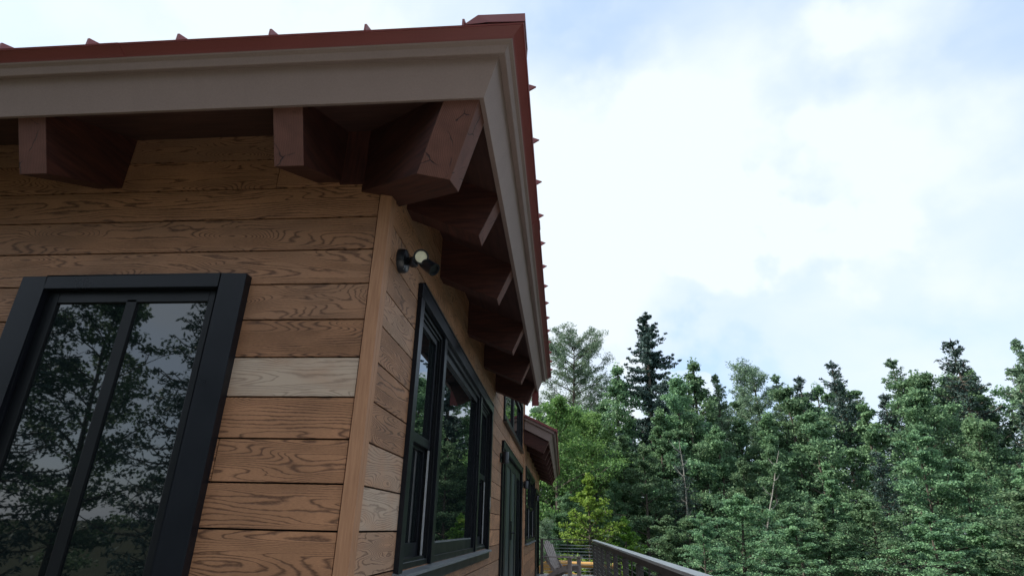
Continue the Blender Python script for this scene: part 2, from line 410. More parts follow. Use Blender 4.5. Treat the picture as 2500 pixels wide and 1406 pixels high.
ZW = 11.2          # wall top, hidden above the soffit
left_tones = {8: (0.95, 0, 0.3), 7: (0.85, 0.05, 0.35), 6: (0.98, 0.08, 0.75), 5: (0.9, 0.1, 0.85), 4: (0.82, 0, 0.9), 3: (1.05, 0.95, 0.35),
              2: (1.05, 0, 0.25), 1: (1.05, 0, 0.5), 0: (1.05, 0, 0.45), -1: (1.05, 0, 0.6)}
right_tones = {6: (0.9, 0.1, 0.55), 5: (1.0, 0.3, 0.8), 4: (0.9, 0.05, 0.95), 3: (0.9, 0.0, 1.0), 2: (0.9, 0.05, 0.95), 1: (1.05, 0.5, 0.3),
               0: (1.1, 0.75, 0.2), -1: (1.05, 0.3, 0.8)}
WL = (-9.6, -3.9, -2.6, 5.85)                 # opening in the left wall x0,x1,z0,z1
mb = MB()
courses(mb, 'x', -34, -0.30, -ZD, ZW, [WL], left_tones, seed=3, sign=-1)
wl = mb.build('wall', SID, house, weld=False)
mb = MB(); mb.box(-34, 0.13, -ZD, WL[0], 0.3, ZW); mb.box(WL[1], 0.13, -ZD, -0.2, 0.3, ZW)
mb.box(WL[0], 0.13, -ZD, WL[1], 0.3, WL[2]); mb.box(WL[0], 0.13, WL[3], WL[1], 0.3, ZW)
mb.box(WL[0] - .5, 1.6, WL[2] - .5, WL[1] + .5, 1.7, WL[3] + .5)
mb.build('wall_backing', 'cavity', house)

# right wall, three stretches in one plane
YA1, YA, YB = 28.6, 59.6, 109.0
W1 = (4.30, 24.6, -1.05, 7.15)
UW = (33.6, 54.6, 8.6, 13.2)
DR = (33.0, 55.3, -ZD, 5.9)
W3 = (63.9, 87.4, -1.55, 7.1)
D2 = (91.6, 105.5, -ZD, 5.9)
A2TOP = 17.0
mb = MB()
courses(mb, 'y', 0.30, YA - 0.45, -ZD, ZW, [W1, UW, DR], right_tones, seed=8)
courses(mb, 'y', YA1 + 0.5, YA - 0.45, 11, A2TOP, [UW], {}, seed=18)
courses(mb, 'y', YA + 0.12, YB, -ZD, 11.3, [W3, D2], {}, seed=28)
mb.build('wall', SID, house, weld=False)
mb = MB()
def backing(mb, y0, y1, z0, z1, ops):
    ys = sorted({y0, y1, *[o[0] for o in ops], *[o[1] for o in ops]})
    for a, b_ in zip(ys[:-1], ys[1:]):
        segs = sorted([(o[2], o[3]) for o in ops if o[0] <= a and o[1] >= b_])
        z = z0
        for s0, s1 in segs:
            if s0 > z: mb.box(-0.35, a, z, -0.13, b_, s0)
            z = s1
        if z < z1: mb.box(-0.35, a, z, -0.13, b_, z1)
backing(mb, 0.35, YA, -ZD, ZW, [W1, UW, DR][0:1] + [(33.6, 54.6, 8.6, 13.2), (33.0, 55.3, -ZD, 5.9)])
backing(mb, YA1 + .5, YA, ZW + .01, A2TOP, [(33.6, 54.6, ZW, 13.2)])
backing(mb, YA + .01, YB, -ZD, 11.3, [W3, D2])
for o_ in (W1, UW, DR, W3, D2): mb.box(-1.75, o_[0] - .5, o_[2] - .2, -1.65, o_[1] + .5, o_[3] + .5)
mb.build('wall_backing', 'cavity', house)
# far end wall, tall middle block, back walls (plain, hardly seen)
mb = MB()
mb.box(-30, YB + 0.01, -ZD, -0.2, YB + 0.3, 11.3); mb.box(-30, YA + .01, 8, -0.2, YA + .3, A2TOP - .2); mb.box(-30, YA1 + .1, 9, -0.2, YA1 + .4, A2TOP - .2)
mb.box(-34.4, -0.1 + .2, -ZD, -34, YB, 11.2)
mb.build('rear_wall', 'corner', house)

# corner boards
mb = MB()
mb.box(-0.27, -0.07, -ZD, 0.07, 0.12, 11.0); mb.box(-0.12, 0.121, -ZD, 0.07, 0.36, 11.0)
mb.build('corner_board', 'corner', house, bevel=0.0012)
mb = MB(); mb.box(-0.1, YA - 0.45, -ZD, 0.10, YA + .12, A2TOP); mb.build('corner_board', 'corner', house, bevel=0.0012)
# vertical blocking board between rafter and hip, under the eave
mb = MB(); mb.box(-1.50, -0.10, 9.05, -0.78, -0.003, 10.95); mb.build('blocking_board', 'timber', house)

# ---- eaves: every profile is (u outward, z), swept along the left eave, mitred at the corner, along the right eave
nrm = Vector((T, 1)).normalized(); slp = Vector((1, -T)).normalized()
FB = Vector((2.98, 9.37))
def pr(n, s): q = FB + nrm * n + slp * s; return (q.x, q.y)
def sweep(mb, prof, yend, xend=-34.0, mi=0):
    st = [[(xend, -u, z) for u, z in prof], [(u, -u, z) for u, z in prof], [(u, yend, z) for u, z in prof]]
    for a, b_ in zip(st[:-1], st[1:]): mb.prism(a, b_, False, mi)
    mb.face(st[0][::-1], mi); mb.face(st[2], mi)
mb = MB(); sweep(mb, [pr(0, 0), pr(1.02, 0), pr(1.02, -.16), pr(0, -.16)], YA1 - .25); mb.build('fascia', 'fascia', house, bevel=0.0010)
mb = MB(); sweep(mb, [pr(.93, .004), pr(.945, .15), pr(.96, .165), pr(1.13, .175), pr(1.20, .235), pr(1.24, .24), pr(1.24, .004)], YA1); mb.build('crown_trim', 'fascia', house)
mb = MB(); sweep(mb, [pr(1.243, -.1), pr(1.243, .23), pr(1.29, .245), pr(1.33, .27), pr(1.475, .385), pr(1.47, .43), pr(1.50, .435), pr(1.515, .40), pr(1.53, .2), pr(1.53, -.1)], YA1 + .25)
drip = mb.build('drip_edge', 'metal', house)
lap = [(u + .012, z - .006) for u, z in [pr(1.243, .10), pr(1.243, .235), pr(1.29, .25), pr(1.33, .275), pr(1.475, .39), pr(1.47, .435), pr(1.505, .44), pr(1.52, .40)]]
for x in (-6.4, -22.0):
    mb = MB(); mb.prism([(x, -u, z) for u, z in lap], [(x + .7, -u, z) for u, z in lap]); mb.build('lap_joint', 'metal', drip)
for y in (5.0, 18.5):
    mb = MB(); mb.prism([(u, y, z) for u, z in lap], [(u, y + .7, z) for u, z in lap]); mb.build('lap_joint', 'metal', drip)

# soffit: boards on top of the rafters (thin slab so hip and rafters run into it)
def sofz(u): return 10.86 - T * u
mb = MB()
for dz, flip in ((0, 0), (0.9, 1)):
    a = [(-34, -3.0, sofz(3.0) + dz), (3.0, -3.0, sofz(3.0) + dz), (-0.3, 0.3, sofz(-.3) + dz), (-34, .3, sofz(-.3) + dz)]
    b_ = [(3.0, -3.0, sofz(3.0) + dz), (3.0, YA1, sofz(3.0) + dz), (-.3, YA1, sofz(-.3) + dz), (-.3, .3, sofz(-.3) + dz)]
    for q in (a, b_):
        mb.face(q if flip else q[::-1], 0, [(p_[0] * S, p_[1] * S) if q is a else (p_[1] * S, p_[0] * S) for p_ in (q if flip else q[::-1])])
mb.face([(3.0, YA1, sofz(3.0)), (3.0, YA1, sofz(3.0) + .9), (-.3, YA1, sofz(-.3) + .9), (-.3, YA1, sofz(-.3))])
mb.build('soffit', 'soffit', house)

# ---- rafters
def rafter_side(y0, y1, zb=9.18, T_=T, ue=2.29, name='rafter', z_s=None, dep=None):
    """rafter under an eave facing +X, square cut end"""
    ze = zb - T_ * ue
    top = (lambda u: 10.86 - T_ * u + 0.1) if z_s is None else (lambda u: z_s - T_ * u + 0.1)
    k = (top(ue) - ze) / (1 + T_ * T_)            # length of the square cut
    pe = (ue + T_ * k, ze + k)
    prof = [(-0.3, zb + .13), (ue, ze), pe, (-0.3, top(-0.3))]
    mb = MB()
    a = [(u, y0, z) for u, z in prof]; b_ = [(u, y1, z) for u, z in prof]
    mb.prism(a, b_, True)
    # separate end face slot
    for i, f in enumerate(mb.f):
        pts = [mb.v[j] for j in f]
        if all(p_[0] > ue - 0.01 for p_ in pts):
            mb.mi[i] = 1
            for j in f: mb.uv[j] = ((mb.v[j][1] - y0) * S + y0 * .37, (mb.v[j][2] - ze) * S)
    return mb.build(name, ['timber', 'endgrain'], house, bevel=0.0025)
def rafter_front(x0, x1, zb=9.15, ue=2.28):
    ze = zb - 0.447 * ue; top = lambda u: 10.86 - T * u + 0.1
    k = (top(ue) - ze) / (1 + T * T); pe = (ue + T * k, ze + k)
    prof = [(-0.3, zb + .13), (ue, ze), pe, (-0.3, top(-0.3))]
    mb = MB(); mb.prism([(x0, -u, z) for u, z in prof], [(x1, -u, z) for u, z in prof], True)
    for i, f in enumerate(mb.f):
        pts = [mb.v[j] for j in f]
        if all(p_[1] < -ue + 0.01 for p_ in pts):
            mb.mi[i] = 1
            for j in f: mb.uv[j] = ((mb.v[j][0] - x0) * S + x0 * .31, (mb.v[j][2] - ze) * S)
    return mb.build('rafter', ['timber', 'endgrain'], house, bevel=0.0025)
for y0 in (1.62, 6.80, 13.9, 20.35, 26.9): rafter_side(y0, y0 + 0.72)
for x0 in (-2.20, -8.9, -15.6, -22.3): rafter_front(x0, x0 + 0.75)
# hip rafter: runs out along the diagonal, its nose cut parallel to both eaves
mb = MB(); w = 0.86; zh = 8.62
def hb(s): return zh - 0.43 * s
X0 = 2.13; Z0 = hb(2.13)
def zt(x, y): return 10.86 - T * (x - y) / 2 + 0.04
def on_side(x_minus, z_fn): pass
# bottom outline points (x, y): tail left, left nose, nose, right nose, tail right
def solve_face(x, w_):   # on face R: x = X0 + T*(z-Z0), side x+y = w_
    return x
def ptR(wv_, top):       # corner where face R meets side plane x+y=wv_
    x = X0
    for _ in range(30):
        y = wv_ - x; z = (zt(x, y) if top else hb((x - y) / 2)); x = X0 + T * (z - Z0)
    return (x, wv_ - x, z)
R0, R1 = ptR(w, False), ptR(w, True); N0, N1 = ptR(0, False), ptR(0, True)
mir = lambda q: (-q[1], -q[0], q[2])
L0, L1 = mir(R0), mir(R1)
def tail(wv_, top):
    x = -0.55 + wv_ / 2; y = wv_ - x; return (x, y, zt(x, y) if top else hb((x - y) / 2))
TR0, TR1, TL0, TL1 = tail(w, 0), tail(w, 1), tail(-w, 0), tail(-w, 1)
def uvq(q, f): return [f(p_) for p_ in q]
q = [N0, R0, R1, N1]; mb.face(q, 1, uvq(q, lambda p_: (p_[1] * S + .5, (p_[2] - Z0) * S)))
q = [L0, N0, N1, L1]; mb.face(q, 1, uvq(q, lambda p_: (p_[0] * S, (p_[2] - Z0) * S)))
diag = lambda p_: ((p_[0] - p_[1]) * .707 * S, p_[2] * S)
for q in ([R0, TR0, TR1, R1], [TL0, L0, L1, TL1]): mb.face(q, 0, uvq(q, diag))
q = [TL0, TR0, R0, N0, L0]; mb.face(q, 0, uvq(q, lambda p_: ((p_[0] - p_[1]) * .707 * S, (p_[0] + p_[1]) * .707 * S)))
q = [TR1, TL1, L1, N1, R1]; mb.face(q, 0, uvq(q, diag)); mb.face([TR0, TL0, TL1, TR1], 0)
hip_beam = mb.build('hip_rafter', ['timber', 'endgrain'], house, bevel=0.003)

# ---- red standing seam roof over the front block (hip) with seams
def roofn(u, n, s=0): return None
RE = Vector(pr(1.50, .40)); RT = 0.43
def rz(u): return RE.y + 0.03 + RT * (RE.x - u)
ridge_in = 14.0
mb = MB()
Xr = RE.x
a = [(-34, -Xr, rz(Xr)), (Xr, -Xr, rz(Xr)), (-ridge_in, ridge_in, rz(-ridge_in)), (-34, ridge_in, rz(-ridge_in))]
b_ = [(Xr, -Xr, rz(Xr)), (Xr, YA1 + .2, rz(Xr)), (-ridge_in, YA1 + .2, rz(-ridge_in)), (-ridge_in, ridge_in, rz(-ridge_in))]
for q in (a, b_):
    mb.face(q); mb.face([(x, y, z - 0.05) for x, y, z in q][::-1])
mb.face([(-34, ridge_in, rz(-ridge_in)), (-ridge_in, ridge_in, rz(-ridge_in)), (-ridge_in, YA1 + .2, rz(-ridge_in)), (-34, YA1 + .2, rz(-ridge_in))])
roof = mb.build('roof', 'metal', house)
def seam_front(mb, x):
    end = -min(ridge_in, -x) if x < 0 else Xr - 0  # inner limit u
    ui = max(-ridge_in, x)                      # slope meets the hip where u = x
    if ui > Xr - 0.2: return
    mb.prism([(x - .025, -Xr, rz(Xr)), (x + .025, -Xr, rz(Xr)), (x + .025, -Xr + .0, rz(Xr) + .19), (x - .025, -Xr, rz(Xr) + .19)],
             [(x - .025, -ui, rz(ui)), (x + .025, -ui, rz(ui)), (x + .025, -ui, rz(ui) + .19), (x - .025, -ui, rz(ui) + .19)])
def seam_side(mb, y):
    ui = max(-ridge_in, -y) if y > 0 else -y
    if ui > Xr - .2: return
    mb.prism([(Xr + .0, y - .025, rz(Xr)), (Xr + .0, y + .025, rz(Xr)), (Xr + .20, y + .025, rz(Xr) + .13), (Xr + .20, y - .025, rz(Xr) + .13)],
             [(ui, y - .025, rz(ui)), (ui, y + .025, rz(ui)), (ui, y + .025, rz(ui) + .19), (ui, y - .025, rz(ui) + .19)])
mb = MB()
x = 2.58
while x > -33: seam_front(mb, x); x -= 2.28
y = -1.72
while y < YA1: seam_side(mb, y); y += 2.22
mb.build('standing_seams', 'metal', roof)
# hip cap: bent strip riding over the seams
mb = MB()
e0 = Xr + .05; z0 = rz(Xr); s_in = -ridge_in
def capface(mb, mirror):
    m_ = (lambda q: (-q[1], -q[0], q[2])) if mirror else (lambda q: q)
    a = m_((e0, -e0, z0 + .21)); b_ = m_((e0, -e0, z0 - .03)); c_ = m_((3.20, -e0, z0 + .0)); d_ = m_((2.92, -e0, z0 + .23))
    mb.face([a, b_, c_, d_])                                             # upstand closing the end of the cap
    mb.face([m_((e0 - .02, -e0 + .02, z0 + .2)), m_((2.92, -e0 + .03, z0 + .22)), m_((3.20, -e0 + .03, z0)), m_((e0 - .02, -e0 + .02, z0 - .03))])
    ti = m_((s_in, -s_in, rz(s_in) + .26)); li = m_((s_in - 1.0, -s_in, rz(s_in) + .1))
    mb.face([a, d_, li, ti]); dn = lambda q: (q[0], q[1], q[2] - .03)
    mb.face([dn(ti), dn(li), dn(d_), dn(a)])
    # folded flap from the end of the upstand back to the first seam
    f1 = m_((2.60, -e0 + .35, z0 + .16)); f2 = m_((2.62, -e0 + .05, z0 + .01))
    mb.face([d_, f1, f2]); mb.face([d_, f2, c_])
capface(mb, False); capface(mb, True)
mb.build('hip_cap', 'metal', roof, weld=False)
# red flashing dropping at the far end of the front eave
mb = MB(); mb.box(2.55, YA1 - .3, 8.35, 3.05, YA1 - .25, 9.6); mb.box(2.55, YA1 - .25, 8.35, 2.6, YA1 + .1, 9.4)
mb.build('eave_flashing', 'metal', house)
# gable roof on the tall middle block (above the eave)
mb = MB()
for dz in (0, .4):
    mb.face([(.9, YA1 - .3, A2TOP - .3 + dz), (.9, YA + .8, A2TOP - .3 + dz), (-15, YA + .8, A2TOP + 6.5 + dz), (-15, YA1 - .3, A2TOP + 6.5 + dz)])
mb.face([(.9, YA1 - .3, A2TOP - .3), (.9, YA + .8, A2TOP - .3), (.9, YA + .8, A2TOP + .1), (.9, YA1 - .3, A2TOP + .1)])
mb.build('roof', 'metal', house)

# ---- rear block roof (B): sloped rake board facing the camera, then a long eave
TB = 0.47; YR = 58.6
YR1 = 119.0
rb = thing_parent = house
def bz(z0, u): return z0 - TB * u
mb = MB()   # rake fascia and eave fascia
mb.prism([(0.11, YR, 11.42), (3.13, YR, bz(11.42, 3.13)), (3.62, YR, bz(11.42, 3.13) + .98), (0.11, YR, bz(12.7, .11))],
         [(0.11, YR + .16, 11.42), (3.13, YR + .16, bz(11.42, 3.13)), (3.62, YR + .16, bz(11.42, 3.13) + .98), (0.11, YR + .16, bz(12.7, .11))])
zb0 = bz(11.42, 3.13)
mb.prism([(3.13, YR + .16, zb0), (3.62, YR + .16, zb0 + .98), (3.47, YR + .16, zb0 + 1.05), (2.98, YR + .16, zb0 + .07)],
         [(3.13, YR1, zb0), (3.62, YR1, zb0 + .98), (3.47, YR1, zb0 + 1.05), (2.98, YR1, zb0 + .07)])
mb.build('fascia', 'fascia', house)
mb = MB()
mb.prism([(0.11, YR - .22, 12.55), (3.68, YR - .22, bz(12.55, 3.68)), (3.85, YR - .22, bz(12.55, 3.68) + .33), (0.11, YR - .22, 12.93)],
         [(0.11, YR - .004, 12.55), (3.68, YR - .004, bz(12.55, 3.68)), (3.85, YR - .004, bz(12.55, 3.68) + .33), (0.11, YR - .004, 12.93)])
zt0 = bz(12.55, 3.68)
mb.prism([(3.64, YR + .16, zt0), (3.80, YR + .16, zt0 - .03), (3.97, YR + .16, zt0 + .30), (3.7, YR + .16, zt0 + .36)],
         [(3.64, YR1, zt0), (3.80, YR1, zt0 - .03), (3.97, YR1, zt0 + .30), (3.7, YR1, zt0 + .36)])
mb.build('crown_trim', 'fascia', house)
mb = MB()
def roofB(u): return 13.2 - TB * u
q0 = [(0.11, roofB(.11) - .24), (4.10, roofB(4.10) - .24), (4.14, roofB(4.1) + .0), (0.11, roofB(.11))]
mb.prism([(u, YR - .4, z) for u, z in q0], [(u, YR1 + .2, z) for u, z in q0])
q0 = [(-22, roofB(-22) - .2), (.11, roofB(.11) - .2), (.11, roofB(.11)), (-22, roofB(-22))]
mb.prism([(u, YA + .5, z) for u, z in q0], [(u, YR1 + .2, z) for u, z in q0])
roof2 = mb.build('roof', 'metal', house)
mb = MB(); y = YR + .9
while y < YR1:
    mb.prism([(4.16, y - .04, roofB(4.1)), (4.16, y + .04, roofB(4.1)), (4.16, y + .04, roofB(4.1) + .2), (4.16, y - .04, roofB(4.1) + .2)],
             [(-10, y - .04, roofB(-10)), (-10, y + .04, roofB(-10)), (-10, y + .04, roofB(-10) + .2), (-10, y - .04, roofB(-10) + .2)]); y += 2.2
mb.build('standing_seams', 'metal', roof2)
mb = MB(); q0 = [(-.3, bz(11.75, -.3)), (3.1, bz(11.75, 3.1)), (3.2, bz(12.1, 3.1)), (-.3, bz(12.1, -.3))]
mb.prism([(u, YR + .2, z) for u, z in q0], [(u, YR1, z) for u, z in q0]); mb.build('soffit', 'soffit', house)
for i in range(9):
    y0 = YR + .25 + i * 7.2
    if y0 < YR1 - 1: rafter_side(y0, y0 + .75, 9.72, TB, 2.45, 'rafter', 11.75)

# ================================================================== windows and doors (parts of the house)
def frame_ring(mb, y0, y1, z0, z1, w_, xa, xb, mi=0, wb=None, wt=None):
    """rectangular frame on the right wall between xa (back) and xb (front)"""
    wb = w_ if wb is None else wb; wt = w_ if wt is None else wt
    mb.box(xa, y0, z0, xb, y0 + w_, z1, mi); mb.box(xa, y1 - w_, z0, xb, y1, z1, mi)
    mb.box(xa, y0 + w_, z0, xb, y1 - w_, z0 + wb, mi); mb.box(xa, y0 + w_, z1 - wt, xb, y1 - w_, z1, mi)
def double_hung(win, y0, y1, z0, z1, zm):
    """upper sash in front, lower sash set back, pale track showing beside it"""
    mb = MB(); frame_ring(mb, y0, y1, z0, z1, .16, -.42, -.02); frame_ring(mb, y0 + .16, y1 - .16, z0 + .16, z1 - .16, .10, -.42, -.10)
    mb.build('jamb', 'black2', win, bevel=.001)
    mb = MB(); frame_ring(mb, y0 + .27, y1 - .27, zm - .05, z1 - .26, .22, -.30, -.16, wb=.30); mb.build('upper_sash', 'black', win, bevel=.0015)
    mb = MB(); mb.box(-.25, y0 + .47, zm + .2, -.23, y1 - .47, z1 - .46); mb.build('pane', 'glass', win)
    mb = MB(); frame_ring(mb, y0 + .27, y1 - .27, z0 + .17, zm + .05, .22, -.50, -.33, wb=.50); mb.build('lower_sash', 'black', win, bevel=.0015)
    mb = MB(); mb.box(-.44, y0 + .47, z0 + .6, -.42, y1 - .47, zm); mb.build('pane', 'glass', win)
    mb = MB()
    for dy in (0, .09): mb.box(-.22, y1 - .275 - dy, z0 + .2, -.17, y1 - .262 - dy + .02, zm - .08)
    mb.build('jamb_track', 'track', win)
    mb = MB(); mb.box(-.32, y0 + .2, z0 + .10, -.03, y1 - .2, z0 + .165); mb.build('sill_pan', 'sill', win)

# window 1
mb = MB(); c = .46
mb.box(-.12, 3.84, -1.35, .15, 3.84 + c, 7.15); mb.box(-.12, 24.60, -1.35, .15, 24.6 + c, 7.15); mb.box(-.12, 3.80, 7.15, .17, 25.1, 7.62)
mb.box(-.12, 3.9, 7.62, .22, 25.0, 7.68)
win = mb.build('window', 'black', house, bevel=.0015)
for a, b_ in ((8.28, 8.75), (19.35, 19.85)):
    mb = MB(); mb.box(-.35, a, -1.05, .10, b_, 7.15); mb.build('mullion', 'black', win, bevel=.002)
double_hung(win, 4.30, 8.28, -1.05, 7.15, 2.78)
double_hung(win, 19.85, 24.60, -1.05, 7.15, 2.85)
mb = MB(); frame_ring(mb, 8.75, 19.35, -1.05, 7.15, .20, -.42, .02); frame_ring(mb, 8.95, 19.15, -.85, 6.95, .30, -.36, -.10, wb=.42)
mb.build('centre_sash', 'black', win, bevel=.0015)
mb = MB(); mb.box(-.24, 9.2, -.5, -.22, 18.9, 6.68); mb.build('pane', 'glass', win)
mb = MB(); mb.box(-.23 + .02, 9.26, -.43, -.09, 18.84, -.38); mb.build('glazing_bead', 'sill', win)
mb = MB()
mb.prism([(-.12, 3.75, -1.05), (.30, 3.75, -1.13), (.30, 3.75, -1.22), (-.12, 3.75, -1.20)], [(-.12, 25.15, -1.05), (.30, 25.15, -1.13), (.30, 25.15, -1.22), (-.12, 25.15, -1.20)])
mb.build('sill', 'sill', win, bevel=.001)
mb = MB(); mb.box(.0, 3.82, -1.58, .16, 25.1, -1.225); mb.build('apron', 'black', win, bevel=.001)
mb = MB(); mb.box(.151, 24.72, 1.2, .158, 24.82, 1.9); mb.build('sticker', 'label', win)

# upper window above the door
mb = MB(); frame_ring(mb, UW[0] - .45, UW[1] + .45, UW[2] - .4, UW[3] + .45, .45, -.12, .15)
mb.box(-.1, UW[0] - .6, UW[2] - .55, .30, UW[1] + .6, UW[2] - .4)
uw = mb.build('window', 'black', house, bevel=.002)
mb = MB(); w3 = (UW[1] - UW[0]) / 2
for k in (0, 1): frame_ring(mb, UW[0] + k * w3, UW[0] + (k + 1) * w3, UW[2], UW[3], .5, -.35, -.05)
mb.build('sash', 'black2', uw, bevel=.002)
mb = MB(); mb.box(-.22, UW[0] + .3, UW[2] + .3, -.2, UW[1] - .3, UW[3] - .3); mb.build('pane', 'glass', uw)

# glazed door set, first
def door_set(y0, y1, ztop, leafs, handle_y, label=None):
    mb = MB(); mb.box(-.12, y0 - .5, -ZD, .16, y0, ztop); mb.box(-.12, y1, -ZD, .16, y1 + .5, ztop); mb.box(-.12, y0 - .55, ztop, .20, y1 + .55, ztop + .5)
    mb.box(-.12, y0 - .6, ztop + .5, .26, y1 + .6, ztop + .56)
    d = mb.build('door', 'black', house, bevel=.002)
    mb = MB()
    for (a, b_) in leafs: frame_ring(mb, a, b_, -ZD + .1, ztop, min(1.2, (b_ - a) * .14), -.34, -.10, wb=1.2)
    mb.build('leaf', 'black2', d, bevel=.002)
    for (a, b_) in leafs[1:-1] or leafs:
        mb = MB(); mb.box(-.20, a + (b_ - a) * .12, -ZD + 1.0, -.17, b_ - (b_ - a) * .12, ztop - .4); mb.build('panel', 'door', d)
    for (a, b_) in leafs[:1] + leafs[-1:]:
        mb = MB(); mb.box(-.24, a + (b_ - a) * .12, -ZD + 1.0, -.21, b_ - (b_ - a) * .12, ztop - .4); mb.build('pane', 'glass', d)
    mb = MB(); mb.box(-.09, handle_y, -.9, .0, handle_y + .7, .7); mb.tube([(.0, handle_y + .35, -.3), (.28, handle_y + .35, -.3), (.30, handle_y - .5, -.3)], .07, 8)
    mb.build('handle', 'lamp', d)
    mb = MB(); mb.box(-.12, y0 - .5, -ZD + .02, .3, y1 + .5, -ZD + .16); mb.build('threshold', 'sill', d)
    return d
door_set(33.0, 55.3, 5.9, [(33.0, 37.9), (37.9, 43.2), (43.2, 48.8), (48.8, 55.3)], 43.4)
# window 3 beyond the door
mb = MB(); frame_ring(mb, W3[0] - .45, W3[1] + .45, W3[2] - .1, W3[3] + .45, .45, -.12, .15)
win3 = mb.build('window', 'black', house, bevel=.002)
mid = (W3[0] + W3[1]) / 2
double_hung(win3, W3[0], mid, W3[2], W3[3], 2.8); double_hung(win3, mid, W3[1], W3[2], W3[3], 2.8)
mb = MB(); mb.box(-.05, W3[0] - .7, W3[2] - .25, .36, W3[1] + .7, W3[2] - .1); mb.build('sill', 'sill', win3)
door_set(91.6, 105.5, 5.9, [(91.6, 96.4), (96.4, 101), (101, 105.5)], 96.8)

# window in the left wall, thick black casing
mb = MB()
def lring(mb, x0, x1, z0, z1, w_, ya, yb, wt=None):
    wt = wt or w_
    mb.box(x0, ya, z0, x0 + w_, yb, z1); mb.box(x1 - w_, ya, z0, x1, yb, z1)
    mb.box(x0 + w_, ya, z0, x1 - w_, yb, z0 + w_); mb.box(x0 + w_, ya, z1 - wt, x1 - w_, yb, z1)
lring(mb, -9.95, -3.55, -2.95, 6.22, .72, -.27, .1, .38)
wl1 = mb.build('window', 'black', house, bevel=.003)
mb = MB(); lring(mb, -9.23, -4.27, -2.23, 5.84, .33, -.05, .1); mb.box(-6.9, -.05, -2.3, -6.6, .1, 5.6); mb.build('sash', 'black2', wl1, bevel=.003)
for a, b_ in ((-9.0, -6.85), (-6.65, -4.5)):
    mb = MB(); mb.box(a, .02, -2.1, b_, .05, 5.6); mb.build('pane', 'glass', wl1)
mb = MB(); mb.box(-10.1, -.42, -3.12, -3.4, -.0, -2.96); mb.build('sill', 'black', wl1, bevel=.003)

# ================================================================== lights on the wall
def lathe(mb, c0, axis, prof, n=28, mi=0):
    """profile [(distance along axis, radius)]"""
    c0 = Vector(c0); d = Vector(axis).normalized(); h = Vector((0, 0, 1)) if abs(d.z) < .9 else Vector((1, 0, 0))
    e1 = d.cross(h).normalized(); e2 = d.cross(e1)
    rings = [[tuple(c0 + d * t + (e1 * math.cos(2 * math.pi * k / n) + e2 * math.sin(2 * math.pi * k / n)) * r) for k in range(n)] for t, r in prof]
    for a, b_ in zip(rings[:-1], rings[1:]): mb.prism(a, b_, False, mi)
    if prof[0][1] > 1e-4: mb.face(rings[0][::-1], mi)
    if prof[-1][1] > 1e-4: mb.face(rings[-1], mi)
FL = thing('flood_light', P(0.0, 1.45, 7.30), 'black twin head flood light on the side wall beside the corner board', 'flood light')
mb = MB(); lathe(mb, (0.0, 1.45, 7.32), (1, 0, 0), [(0, .36), (.16, .36), (.22, .33), (.24, .2)]); mb.build('base_plate', 'lamp', FL, smooth=True)
mb = MB(); mb.box(.06, 1.30, 7.0, .19, 1.33, 7.06)
for dy in (0, .07): mb.face([(.245, 1.40 + dy, 7.02), (.245, 1.44 + dy, 7.03), (.245, 1.42 + dy, 7.14), (.245, 1.38 + dy, 7.13)])
mb.build('label_plate', 'label', FL)
def onx(px, py, X):
    d = fw + r2 * ((px - 1250) / 1401.4) - u2 * ((py - 703) / 1401.4)
    c0 = Vector((4.6989, -13.507, .1675)); t = (X - c0.x) / d.x; return c0 + d * t
hub = onx(1010, 640, .48)
mb = MB(); mb.tube([(.2, 1.45, 7.32), tuple(hub)], [.13, .11], 16); lathe(mb, hub - Vector((0, .0, .13)), (0, 0, 1), [(0, .10), (.02, .13), (.24, .13), (.26, .1)], 16)
mb.build('swivel', 'lamp', FL, smooth=True)
h1 = onx(1028, 627, .72)
toc = (Vector((4.6989, -13.507, .1675)) - h1).normalized()
ax = (toc + Vector((-.02, -.1, .10))).normalized()
mb = MB(); lathe(mb, h1 - ax * .55, ax, [(0, .12), (.04, .17), (.12, .2), (.50, .215), (.56, .225), (.58, .22), (.58, .185), (.54, .18)]); hd = mb.build('lamp_head', 'lamp', FL, smooth=True)
mb = MB(); lathe(mb, h1 - ax * .02, ax, [(0, .175), (.012, .17), (.02, .12), (.025, 0.0)]); mb.build('lens', 'lens', hd, smooth=True)
h2a = onx(1030, 634, .72) + Vector((0.02, .12, -.02)); h2b = onx(1054, 652, 1.05) + Vector((0, .1, 0)); ax2 = (h2b - h2a).normalized()
mb = MB(); lathe(mb, h2a, ax2, [(0, .14), (.03, .17), (.5, .19), (.52, .19), (.52, .16), (.46, .155)]); mb.build('lamp_head', 'lamp', FL, smooth=True)

def sconce(y, z, label):
    t = thing('wall_sconce', P(0, y, z), label, 'wall light', 'black box sconces beside the doors')
    mb = MB(); mb.box(0.0, y - .28, z - .32, .1, y + .28, z + .32); mb.build('back_plate', 'lamp', t)
    mb = MB(); lathe(mb, (.40, y, z - .42), (0, 0, 1), [(0, .24), (.02, .27), (.80, .27), (.84, .24)], 24); mb.build('shade', 'lamp', t, smooth=True)
    mb = MB(); mb.box(.1, y - .08, z - .08, .16, y + .08, z + .08); mb.build('bracket', 'lamp', t)
sconce(31.6, 5.05, 'black cylinder sconce beside the nearer dark door')
sconce(58.2, 4.85, 'black cylinder sconce between the nearer door and the far double window')
sconce(89.6, 4.75, 'small black cylinder sconce beside the farthest door')

